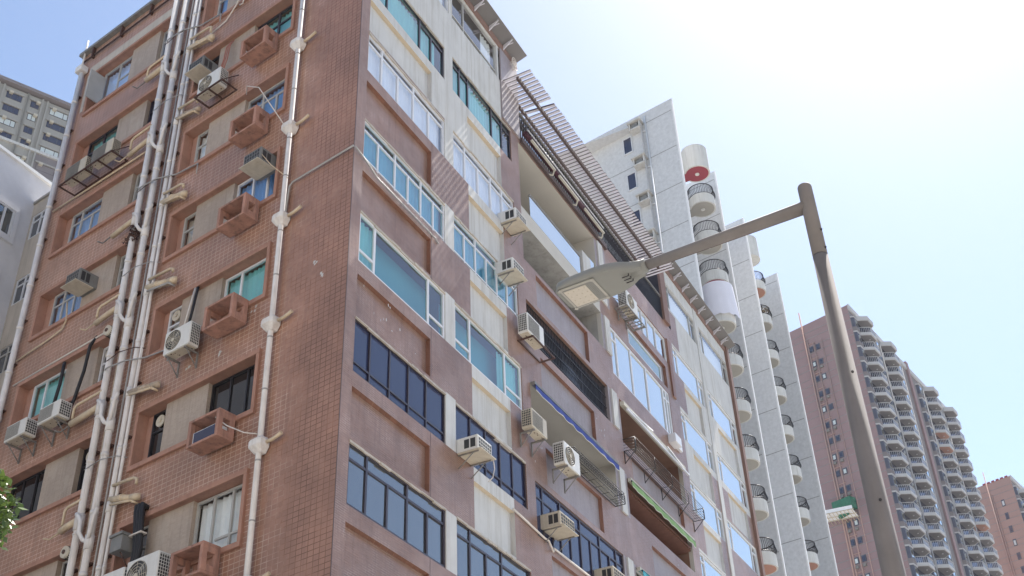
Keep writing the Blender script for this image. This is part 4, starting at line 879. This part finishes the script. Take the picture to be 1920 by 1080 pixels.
b = MB(); b.tube([LP + Vector((0, 0, 7.94)), LP + Vector((0, 0, 7.948))], .063, 32); b.build('joint_ring', M['black'], e)
b = MB()
for zz in (8.0, 8.2): b.disc(LP + Vector((.045, -.052, zz)), .009, 1, 8, 0, .012)
b.disc(LP + Vector((.0, -.083, 5.55)), .012, 1, 8, 0, .008); b.disc(LP + Vector((.02, -.071, 6.7)), .012, 1, 8, 0, .008); each(b, 'bolt', M['black'], e)
# head: teardrop shell, wide at the LED end
prof = [(1.66, .075, .055), (1.75, .1, .066), (1.85, .165, .078), (1.97, .205, .085), (2.12, .222, .084), (2.4, .218, .07), (2.5, .2, .058), (2.545, .15, .042)]
b = MB(FL); rings = []
for a, w, h in prof:
    pts = [(-w, -.045), (-w * .96, -.06), (0, -.062), (w * .96, -.06), (w, -.045), (w * .92, h * .5), (w * .5, h * .95), (0, h), (-w * .5, h * .95), (-w * .92, h * .5)]
    rings.append([b.P(a, y, z) for y, z in pts])
for i in range(len(rings) - 1):
    for j in range(10): b.face([rings[i][j], rings[i][(j + 1) % 10], rings[i + 1][(j + 1) % 10], rings[i + 1][j]], 0, j > 3)
b.face(rings[0][::-1]); b.face(rings[-1]); hd = b.build('lamp_head', M['lamphead'], e)
b = MB(FL); b.tube([(1.78, 0, -.015), (1.62, 0, -.0)], .07, 18); b.build('clamp_sleeve', M['lamphead'], hd)
b = MB(FL); b.box(2.12, 2.5, -.185, .185, -.078, -.062); b.build('led_bezel', M['lampgasket'], hd, bevel=.012)
b = MB(FL); b.box(2.145, 2.475, -.16, .16, -.0805, -.0785); b.build('led_glass', M['acgrey'], hd)
b = MB(FL); b.box(2.225, 2.465, -.145, .145, -.084, -.081); b.build('led_plate', M['lampglass'], hd)
b = MB(FL)
for i in range(4):
    for j in range(4): b.box(2.25 + i * .058, 2.262 + i * .058, -.115 + j * .072, -.1 + j * .072, -.0855, -.0845)
each(b, 'led_lens', M['lampglass2'], hd)
b = MB(FL)
for k in range(4): b.box(2.152 + k * .017, 2.162 + k * .017, -.145, .145, -.083, -.0808)
b.build('heat_rib', M['lamphead'], hd)
b = MB(FL)
for x, y in ((2.135, -.172), (2.135, .172), (2.488, -.172), (2.488, .172)): b.disc((x, y, -.08), .02, 2, 12, 0, .006)
each(b, 'latch', M['lampgasket'], hd)
b = MB(FL)
for y in (-.05, 0, .05): b.tube([(1.8, y, -.062), (1.8, y, -.085), (1.87, y, -.085)], .006, 6)
b.build('clip', M['black'], hd)

# ------------------------------------------------------------------ white tower with round balconies
TO = Vector((10.157, 53.036, 0)); FT = frame_fn(TO, AZ_B, nB)
TW = empty('apartment_tower', TO, 'pale grey tower with upright fin walls and round balconies behind the brown block', 'apartment tower')
ZT = 53.0; joints = [49.5 - 2.85 * k for k in range(-1, 17)]
for i, (u, ln) in enumerate(((0, 16), (7.4, 16), (13.0, 16), (20.4, 16))):
    b = MB(FT); th = .16
    n = TO; pts = []
    b.F = lambda a, bb, c, u=u: TO + dB * u + dA * a + dB * bb + Vector((0, 0, c))
    b.box(0, ln, 0, th, 0, ZT + (.25 if i == 0 else 0)); b.build('fin_wall', M['tower'], TW)
    b2 = MB(b.F); b2.box(-.012, .07, -.008, th + .012, 0, ZT + .02); b2.build('sunlit_edge_strip', M['trim_sunedge'], TW)  # whiter strip paints the sunlight on the narrow fin edge
    b3 = MB(b.F)
    for z in joints: b3.box(.13, ln, -.006, .002, z - .02, z + .02)
    b3.build('panel_joint', M['joint'], TW)
b = MB(FT); b.quad([(0, -2.2, 0), (21, -2.2, 0), (21, -2.2, ZT - .8), (0, -2.2, ZT - .8)]); b.quad([(0, -14, ZT - .8), (21, -14, ZT - .8), (21, -2.2, ZT - .8), (0, -2.2, ZT - .8)]); b.build('wall', M['tower'], TW, recalc=False)
FIN = lambda a, bb, c: TO + dA * a - dB * bb + Vector((0, 0, c))
for z, uw in ((51.0, 3.35), (48.15, 3.35), (45.3, 3.35), (42.45, 3.35), (39.6, 3.35)):
    window(TW, FIN, uw - .32, uw + .32, z - .35, z + .9, .03, [], [], 'white', 'g_far', .06)
    b = MB(FIN); b.box(2.2, 2.95, .0, .55, z + .85, z + .93); b.box(2.2, 2.28, .0, .5, z + .93, z + 1.4); b.box(2.87, 2.95, .0, .5, z + .93, z + 1.4); b.box(2.1, 3.05, .0, .62, z + 1.4, z + 1.5); b.build('ac_ledge', M['cream'], TW)
    b = MB(FIN); b.box(2.36, 2.8, .05, .45, z + .94, z + 1.3); b.build('ledge_unit', M['acgrey'], TW)
b = MB(FIN); b.tube([(1.97, .05, 20), (1.97, .05, ZT - .1)], .05, 8)
for z in (51.0, 48.15, 45.3, 42.45, 39.6): b.tube([(1.97, .05, z + .7), (2.25, .06, z + .75)], .04, 6)
b.build('drainpipe', M['trim_sunedge'], TW)
OFF = {3.6: -.15, 16.7: -1.0}; ZB = {3.6: 47.15, 16.7: 49.25}           # how far each stack is set in, height of its top balcony
def arc(cu, r, n=18, sweep=(-2.62, 2.62)): return [(cu + r * math.sin(sweep[0] + (sweep[1] - sweep[0]) * k / n), OFF[cu] + r * math.cos(sweep[0] + (sweep[1] - sweep[0]) * k / n)) for k in range(n + 1)]
def tower_balcony(cu, z, soff, label=None):
    b = MB(FT); ring = arc(cu, .78, 30); pts = ring + [(cu + .42, -2.25), (cu - .42, -2.25)]
    b.prism(pts, z, z + .66, 0, 0, 0); o = b.build('balcony', M['balc'], TW); 
    if label: o['label'] = label
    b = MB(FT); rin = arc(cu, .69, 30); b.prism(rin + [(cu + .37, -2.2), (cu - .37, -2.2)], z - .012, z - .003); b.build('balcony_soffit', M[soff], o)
    b = MB(FT); b.disc((cu, OFF[cu], z - .03), .12, 2, 14, 0, .02); b.build('ceiling_light', M['balc'], o)
    b = MB(FT)
    b.tube([(x, y, z + 1.38) for x, y in arc(cu, .76, 26)], .03, 6); b.tube([(x, y, z + .72) for x, y in arc(cu, .76, 26)], .018, 6)
    for x, y in arc(cu, .76, 44):
        dx, dy = (x - cu) / .76, (y - OFF[cu]) / .76
        b.tube([(x, y, z + .7), (x + dx * .1, y + dy * .1, z + .88), (x + dx * .03, y + dy * .03, z + 1.15), (x, y, z + 1.38)], .017, 4, 0, False)
    b.build('railing', M['black'], o)
    return o
sof = ['balcsoff', 'balcsoff', 'red', 'balcsoff', 'balcsoff', 'balcsoff', 'balcsoff', 'balcsoff', 'salmon', 'salmon', 'balcsoff', 'balcsoff', 'balcsoff']
for k in range(13):
    tower_balcony(3.6, ZB[3.6] - 2.85 * k, sof[k])
    tower_balcony(16.7, ZB[16.7] - 2.85 * k, ['salmon', 'balcsoff', 'balcsoff', 'balcsoff', 'balcsoff', 'balcsoff', 'balcsoff', 'salmon', 'salmon', 'balcsoff', 'balcsoff', 'balcsoff', 'balcsoff'][k])
for cu, s in ((3.6, 'red'), (16.7, 'balc')):
    zd = ZB[cu] + 2.8; b = MB(FT); b.prism(arc(cu, .8, 30) + [(cu + .44, -2.2), (cu - .44, -2.2)], zd, zd + 1.75); o = b.build('water_tank_drum', M['balc'], TW)
    b = MB(FT); b.prism(arc(cu, .7, 30) + [(cu + .38, -2.15), (cu - .38, -2.15)], zd - .015, zd - .003); b.build('drum_soffit', M[s], o); b = MB(FT); b.disc((cu, OFF[cu], zd - .04), .13, 2, 14, 0, .02); b.build('ceiling_light', M['balc'], o)
b = MB(FT)
for cu in (3.6, 16.7):
    for k in range(14): z = ZB[cu] - 2.85 * k + .7; b.box(cu - 1.3, cu + 1.6, -2.19, -2.16, z, z + 1.9)
each(b, 'balcony_door', M['g_far'], TW)
# cloth hung over one balcony, plants and washing on others
zc = ZB[3.6] - 2.85 * 3; b = MB(FT); n = 20; rows = 10; gridv = []
for j in range(rows + 1):
    t = j / rows; row = []
    for i, (x, y) in enumerate(arc(3.6, .93 + .08 * t, n, (-2.4, .2))): row.append(b.P(x + .14 * t, y + .02 * math.sin(i * 1.7) * t, zc + 2.6 - 2.15 * t - .08 * abs(math.sin(i * .8)) * (1 if j == rows else 0)))
    gridv.append(row)
for j in range(rows):
    for i in range(n): b.face([gridv[j][i], gridv[j][i + 1], gridv[j + 1][i + 1], gridv[j + 1][i]], 0, True)
tag(b.build('hanging_cloth', M['cloth_sheet'], None, recalc=False), 'large pale cloth hung from ceiling to parapet of a round balcony', 'cloth')
def leaves(b, c, rad, n, size, seed, m=0, F=None):
    r = random.Random(seed)
    for _ in range(n):
        d = Vector((r.gauss(0, 1), r.gauss(0, 1), r.gauss(0, 1))).normalized(); p = Vector(c) + Vector([d[i] * rad[i] * r.random() ** .4 for i in range(3)])
        a = Vector((r.gauss(0, 1), r.gauss(0, 1), r.gauss(0, .6))).normalized(); s = a.orthogonal().normalized(); L = size * r.uniform(.6, 1.3); w = L * .24
        q = [p, p + a * L * .5 + s * w, p + a * L, p + a * L * .5 - s * w]; b.face([b.P(*x) for x in q], m)
for cu, z, lb, sd_, mt in ((16.7, ZB[16.7] - 2.85, 'bushy dark flowering plants filling a round balcony near the tower top', 1, 'leafdark'), (16.7, ZB[16.7] - 2.85 * 9, 'green plants on a low round balcony of the pale tower', 2, 'leaf')):
    b = MB(FT); leaves(b, (cu + .05, OFF[cu] + .1, z + 1.05), (.95, .85, .55), 260, .22, sd_); tag(b.build('balcony_plants', M[mt], None, recalc=False), lb, 'plants')
b = MB(FT); r = random.Random(5)
for k in range(7): x, y = arc(16.7, .7, 12)[3 + k]; b.quad([(x, y, z0) if False else (x, y, ZB[16.7] - 2.85 * 7.99 + .75), (x + .12, y, ZB[16.7] - 2.85 * 7.99 + .8), (x + .12, y, ZB[16.7] - 2.85 * 7.99 + 1.3), (x, y, ZB[16.7] - 2.85 * 7.99 + 1.25)])
tag(b.build('washing', M['salmon'], None, recalc=False), 'orange pink washing behind the railing of a round balcony', 'washing')

# ------------------------------------------------------------------ pink towers
def pink_tower(O, az_f, az_e, ztop, storey, nfl, label, col, full, end_len, seed):
    O = Vector(O); df, de = d2(az_f), d2(az_e); nf = Vector((df.y, -df.x, 0)); ne = -df + 0 * de
    T = empty('residential_tower', O, label, 'apartment tower')
    F = lambda a, b, c: O + df * a + nf * b + Vector((0, 0, c))
    nE = Vector((de.y, -de.x, 0)); nE = nE if nE.dot(-O) > 0 else -nE
    E = lambda a, b, c: O + de * a + nE * b + Vector((0, 0, c))
    L = 50 if full else 30
    b = MB(); P = [O, O + df * L, O + df * L + de * end_len, O + de * end_len]
    b.face([b.P(*p) for p in [P[0] + Vector((0, 0, z)) for z in (0, ztop)] + [P[3] + Vector((0, 0, z)) for z in (ztop, 0)]])
    b.face([b.P(*(p + Vector((0, 0, ztop)))) for p in P]); b.face([b.P(*p) for p in (P[1], P[1] + Vector((0, 0, ztop)), P[2] + Vector((0, 0, ztop)), P[2])]); b.face([b.P(*p) for p in (P[3], P[3] + Vector((0, 0, ztop)), P[2] + Vector((0, 0, ztop)), P[2])])
    b.build('end_wall', M[col], T, recalc=False)
    b = MB(F); b.quad([(0, 0, 0), (L, 0, 0), (L, 0, ztop), (0, 0, ztop)]); b.build('front_wall', M['taupe'], T, recalc=False)
    b = MB(E)
    for k in range(nfl):
        z = ztop - 1.7 - storey * k; b.box(0, end_len, .0, .05, z, z + .07); b.box(0, end_len, .0, .05, z - 1.2, z - 1.13)
    b.build('wall_groove', M['joint'], T)
    b = MB(E)
    x = 8.6 if full else 5.0
    for dx in (0, .45): b.tube([(x - dx, .15, 20), (x - dx, .15, ztop + (2.6 if dx == 0 else -3))], .11, 6)
    if full: b.tube([(7.1, .15, 20), (7.1, .15, ztop - 4)], .09, 6); b.tube([(5.6, .12, 20), (5.6, .12, ztop - 4)], .06, 6)
    b.build('drainpipe', M['pinkpipe'], T)
    wf = MB(E); wp = MB(E)
    for k in range(1, nfl):
        zz = ztop - 2.2 - storey * k
        for ui in ((7.75, 6.5) if full else (2.75,)):
            b = MB(E); w, h = (.36, .5) if full else (.34, .7)
            b.box(ui - w, ui + w, .0, .1, zz - h, zz + h); o = b.build('window', M['navy'], T)
            b = MB(E); b.box(ui - w * .6, ui + w * .6, .1, .13, zz - h * .75, zz + h * .6); b.build('pane', M['g_far' if (k * 7 + int(ui)) % 3 else 'g_pale'], o)
            if full and k % 2 == 0: b = MB(E); b.box(ui - .22, ui + .22, .0, .4, zz - h - .75, zz - h - .4); b.build('ac_bracket', M['bracket'], o)
        if full: b = MB(E); b.box(6.8, 8.1, .02, .12, zz + 1.0, zz + 1.07); b.build('cross_pipe', M['pinkpipe'], T)
    rr = random.Random(seed)
    # balconies: half hexagons in stacks, the roof slab first
    cols = (4.7, 14.6, 34.0, 43.6) if full else (4.7, 14.6)
    for ci, cu in enumerate(cols):
        for k in range(nfl):
            z = ztop - 1.9 - storey * k - (0 if full else 1); b = MB(F); hx = [(cu - 2.2, 0), (cu - 2.2, .35), (cu - 1.15, 1.75), (cu + 1.15, 1.75), (cu + 2.3, .35), (cu + 2.3, 0)]
            b.prism(hx, z, z + (.5 if k else .8), 0); o = b.build('balcony', M['hexw'], T)
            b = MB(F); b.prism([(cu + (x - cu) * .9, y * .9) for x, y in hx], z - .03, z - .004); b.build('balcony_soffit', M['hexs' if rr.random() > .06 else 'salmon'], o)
            if k:
                b = MB(F); q = hx
                for i in range(5):
                    (x0, y0), (x1, y1) = q[i], q[i + 1]; y0 = max(y0, .02); y1 = max(y1, .02); b.tube([(x0, y0, z + 1.42), (x1, y1, z + 1.42)], .05, 5)
                    for t in range(6): x, y = x0 + (x1 - x0) * t / 6, y0 + (y1 - y0) * t / 6; b.tube([(x, y, z + .5), (x, y, z + 1.42)], .03, 4, 0, False)
                b.build('railing', M['hexw'], o)
                b = MB(F)
                for i in range(5):
                    (x0, y0), (x1, y1) = [(cu + (q[i + j][0] - cu) * .97, max(q[i + j][1] * .97, .02)) for j in (0, 1)]
                    b.quad([(x0, y0, z + .52), (x1, y1, z + .52), (x1, y1, z + 1.36), (x0, y0, z + 1.36)])
                b.build('glass_panel', M['g_rail'], o, recalc=False)
                b = MB(F); b.disc((cu + .1, .9, z - .06), .12, 2, 8, 0, .03); b.build('ceiling_light', M['hexw'], o)
    b = MB(F)
    for cu in cols:
        for k in range(nfl): z = ztop - 1.9 - storey * k - (0 if full else 1); b.box(cu - 1.9, cu + 2.0, .0, .06, z - 2.0, z - .05)
    each(b, 'balcony_door', M['g_far'], T)
    # bay windows between the stacks
    for cu, nb in (((.9, 21), (9.5, 22), (19.2, 21), (28.6, 18), (38.8, 14)) if full else ((.9, 12), (9.5, 12))):
        for k in range(nb):
            z = ztop - 2.9 - storey * k; b = MB(F); b.prism([(cu - .75, 0), (cu - .45, .55), (cu + 1.1, .55), (cu + 1.4, 0)], z - 1.55, z - 1.3); b.prism([(cu - .7, 0), (cu - .42, .5), (cu + 1.08, .5), (cu + 1.35, 0)], z - 2.1, z - 1.55); o = b.build('bay_window', M['taupe'], T)
            b = MB(F); b.prism([(cu - .6, 0), (cu - .4, .45), (cu + 1.05, .45), (cu + 1.3, 0)], z - 1.3, z + .55); b.build('bay_glass', M['navy'], o)
            b = MB(F); b.prism([(cu - .75, 0), (cu - .45, .55), (cu + 1.1, .55), (cu + 1.4, 0)], z + .555, z + .75); b.build('bay_roof', M['hexw'], o)
            b = MB(F); b.box(cu - .1, cu + .75, .455, .49, z - .95, z + .3); b.build('pane', M['g_sky'], o)
    b = MB(F)
    for u in ((2.55, 12.3, 21.8, 31.5, 41.6) if full else (2.55, 12.3)): b.tube([(u, .12, 10), (u, .12, ztop - 1.2)], .1, 6)
    b.build('drainpipe', M['hexw'], T)
    b = MB(F); b.box(0, L, .0, .25, ztop - .9, ztop + .1); b.build('parapet', M['hexw'], T)
    if full: b = MB(F); b.box(24.4, 25.5, .0, .35, 10, ztop + .8); b.build('red_strip', M['pinkt'], T)
    else:
        b = MB(E); 
        for i in range(6): b.box(.4 + i * .95, 1.05 + i * .95, .02, .1, ztop - .1, ztop + .25)
        b.build('parapet_block', M['red'], T)
    return T, E
T1, E1 = pink_tower((54.479, 163.144, 0), R(54.4), R(137.5), 112.2, 2.83, 22, 'dusty pink tower with stacks of white edged hexagonal balconies', 'pinkt', True, 20, 4)
T2, E2 = pink_tower((98.883, 223.065, 0), R(53.0), R(137.0), 109.4, 2.83, 14, 'smaller looking orange-pink tower at the far right edge', 'pinkt2', False, 16, 9)
b = MB(E1); b.prism([(5.7, .3), (9.3, .3), (9.1, 1.5), (5.9, 1.6)], 77.9, 79.7); b.prism([(6.4, .4), (8.8, .4), (8.6, 1.2), (6.7, 1.2)], 77.2, 77.9); tag(b.build('safety_net', M['net'], None), 'green safety net wrapped round a hanging work platform on the pink tower', 'net')
e = empty('scaffold_platform', E1(8, 0, 76), 'bamboo work platform with white sheeting on the end wall of the pink tower', 'scaffold')
b = MB(E1); b.quad([(5.8, .25, 76.7), (11.0, .25, 77.5), (11.0, 1.7, 78.3), (5.8, 1.7, 77.5)]); b.quad([(5.8, 1.7, 77.5), (11.0, 1.7, 78.3), (11.0, 1.75, 78.9), (5.8, 1.75, 78.1)]); b.build('sheeting', M['sheet'], e, recalc=False)
for k in range(9): b = MB(E1); a = 5.9 + k * .62; z = 76.6 + .154 * (a - 5.8); b.tube([(a, .05, z - .5), (a + .1, 1.9, z + .9)], .05, 5); b.build('bamboo_pole', M['bamboo'], e)
for y in (.4, 1.0, 1.75): b = MB(E1); b.tube([(5.6, y, 76.62 + (y - .25) * .55), (11.2, y, 77.48 + (y - .25) * .55)], .05, 5); b.build('bamboo_pole', M['bamboo'], e)

# ------------------------------------------------------------------ left background
GO = Vector((-78.37, 144.063, 0)); gd = d2(R(38.39)); gn = Vector((gd.y, -gd.x, 0)); FG = lambda a, b, c: GO + gd * a + gn * b + Vector((0, 0, c))
GT = empty('apartment_tower', GO, 'grey-green tower with dark strip windows behind the left edge of the block', 'apartment tower')
b = MB(FG); b.box(-30, 14, -12, 0, 0, 148.4); b.build('wall', M['greyt'], GT); b = MB(FG); b.box(-30, 14, -12, .9, 148.7, 149.3); b.build('roof_slab', M['greyt2'], GT)
b = MB(FG); b.box(-30, 14, 0, .35, 137.0, 137.5); b.build('string_course', M['cream'], GT)
b = MB(FG); b.box(1.9, 9, .0, .06, 120, 136.9); b.build('dark_panel', M['greyt2'], GT)
for c0 in (-4.65, -.65, 2.55, -9.5): b = MB(FG); w = {-.65: 1.4}.get(c0, 3.0); b.box(c0 - .75, c0 - .45, 0, .3, 120, 148.4); b.box(c0 + w + .2, c0 + w + .5, 0, .3, 120, 148.4); b.build('pier', M['greyt'], GT)
for k in range(10):
    zt = 147.3 - 2.85 * k - (.8 if k > 3 else 0)
    for j, (a, c) in enumerate(((-4.65, -2.1), (-.65, .75), (2.55, 5.6))):
        fm, gm = 'purple', ['g_far', 'g_pale'][(k + j) % 3 == 2]
        w = window(GT, FG, a, c, zt - 1.35, zt, .03, [a + .8, c - .75] if c - a > 2 else [(a + c) / 2], [], fm, gm, .08)
        b = MB(FG); b.box(a - .25, c + .25, 0, .28, zt + .02, zt + .3); b.build('window_hood', M['greyt'], w)
        if (k * 3 + j) % 4 != 3: b = MB(FG); x = a + .35 + (j == 1) * .5; b.box(x, x + .6, .06, .6, zt - .42, zt + .02); b.build('ac_box', M['acbeige'], w)
WO = Vector((-16.908, 32.876, 0)); FAn = frame_fn(WO, AZ_A, nA); FW = frame_fn(WO, R(62.8), Vector((math.sin(R(62.8)), -math.cos(R(62.8)), 0)))
AN = empty('annexe_building', WO, 'weathered cream annexe with white casements set back at the left', 'building')
zs = [29.12, 26.32, 23.5, 20.7, 17.9]; holes = [(-1.08, -.1, z - 1.08, z, .1, None) for z in zs]
wall_grid(AN, 'wall', FAn, -6, 0, 0, 29.7, holes, [M['annex']], Fn(lambda u, z: 0))
for i, z in enumerate(zs): window(AN, FAn, -1.08, -.1, z - 1.08, z, -.05, [-.6], [(z - .3, -1.05, -.13)], 'white' if i < 2 else 'greyal', 'g_refl', .06)
b = MB(FAn); b.box(-6, 0, -.4, .06, 29.7, 29.8); b.build('coping', M['greyt'], AN)
b = MB(FAn); b.quad([(-6, -.02, 29.7), (0, -.02, 29.7), (0, -4, 29.7), (-6, -4, 29.7)]); b.build('roof', M['greyt'], AN, recalc=False)
WB = empty('stucco_building', WO, 'lavender white stucco building with a sloping seen roof edge at the far left', 'building')
b = MB(FW); b.box(-14, 1.6, -6, 0, 0, 30.9); b.build('wall', M['lav'], WB); b = MB(FW); b.box(-14, 1.6, -6, .1, 30.9, 31.02); b.build('coping', M['trim_sunedge'], WB)
for z, dx in ((28.9, 0), (26.35, -.15), (23.8, 0)):
    w = window(WB, FW, -1.5 + dx, -.7 + dx, z - 1.15, z, .02, [-1.1 + dx], [], 'white', 'g_refl', .07); b = MB(FW)
    b.box(-1.7 + dx, -.5 + dx, .0, .07, z + .0, z + .16); b.box(-.68 + dx, -.5 + dx, .0, .07, z - 1.3, z); b.box(-1.7 + dx, -.5 + dx, .0, .08, z - 1.33, z - 1.17); b.build('window_surround', M['lav'], w)

# ------------------------------------------------------------------ tree whose outer leaves reach in at the lower left
TP = Vector((-6.3, 9.0, 0)); tr = empty('broadleaf_tree', TP, 'leafy green tree whose outer twigs reach in at the lower left edge', 'tree')
b = MB(); b.tube([TP, TP + Vector((.1, 0, 1.5)), TP + Vector((.0, .1, 3.2)), TP + Vector((.1, 0, 5.2))], [.17, .14, .11, .05], 10)
r = random.Random(11); tips = []
for k in range(14):
    z = 2.6 + k * .24; a = k * 2.4; L = 1.5 * (1 - abs(z - 4.6) / 5); s = TP + Vector((0, 0, z)); t = s + Vector((math.cos(a) * L, math.sin(a) * L, .6)); b.tube([s, (s + t) / 2 + Vector((0, 0, .1)), t], [.05, .035, .015], 6); tips.append(t); tips.append((s + t) / 2)
b.build('trunk', M['bark'], tr)
b = MB()
for i, t in enumerate(tips): leaves(b, t, (.62, .62, .5), 330, .13, i + 20)
leaves(b, (-4.40, 8.98, 6.0), (.27, .3, .42), 900, .085, 99); leaves(b, (-4.62, 8.95, 5.45), (.4, .4, .6), 1100, .085, 98)
b.build('crown', M['leaf'], tr, recalc=False)

# ------------------------------------------------------------------ the sunlit block across the street, mirrored in the lower windows
M['opp'] = mk('warm_cream_render', (.52, .47, .41), .85, .05, .5, streak=.15)
OB = empty('street_building', (0, -17, 0), 'sunlit cream block of flats across the street, seen mirrored in the lower windows', 'building')
FO = lambda a, b, c: Vector((a, -17 + b, c))
b = MB(FO); b.box(-34, 24, -14, 0, 0, 36); b.build('wall', M['opp'], OB)
ow = window(OB, FO, -32, -30.2, 3, 4.5, .03, [-31.1], [], 'white', 'g_far', .08)
for i in range(13):
    for k in range(11):
        if i + k == 0: continue
        c = copy_tree(ow, OB); c.location = (i * 4.3, 0, k * 2.95)
for k in range(12): b = MB(FO); b.box(-34, 24, 0, .3, 2.2 + k * 2.95, 2.35 + k * 2.95); b.build('string_course', M['opp'], OB)

b = MB(FA); leaves(b, (7.95, .2, 22.05), (.16, .12, .3), 160, .13, 61); leaves(b, (8.15, .18, 21.85), (.2, .1, .12), 70, .1, 62)
tag(b.build('rusty_tangle', M['rust'], None, recalc=False), 'dark rusty tangle on the left soil stack at mid height', 'tangle')  # rust-coloured leaf shapes stand in for a dark tangle on the pipe

# ------------------------------------------------------------------ thin city haze
hz, hn, hl, hp = _new('haze_air'); hn.remove(hp); pv_ = hn.new('ShaderNodeVolumePrincipled')
pv_.inputs['Color'].default_value = (.86, .90, .96, 1); pv_.inputs['Density'].default_value = .00010; pv_.inputs['Anisotropy'].default_value = .3
hl.new(pv_.outputs[0], hn['Material Output'].inputs['Volume'])
b = MB(); b.box(-950, 950, -950, 950, -1.5, 170); tag(b.build('haze', hz), kind='stuff')
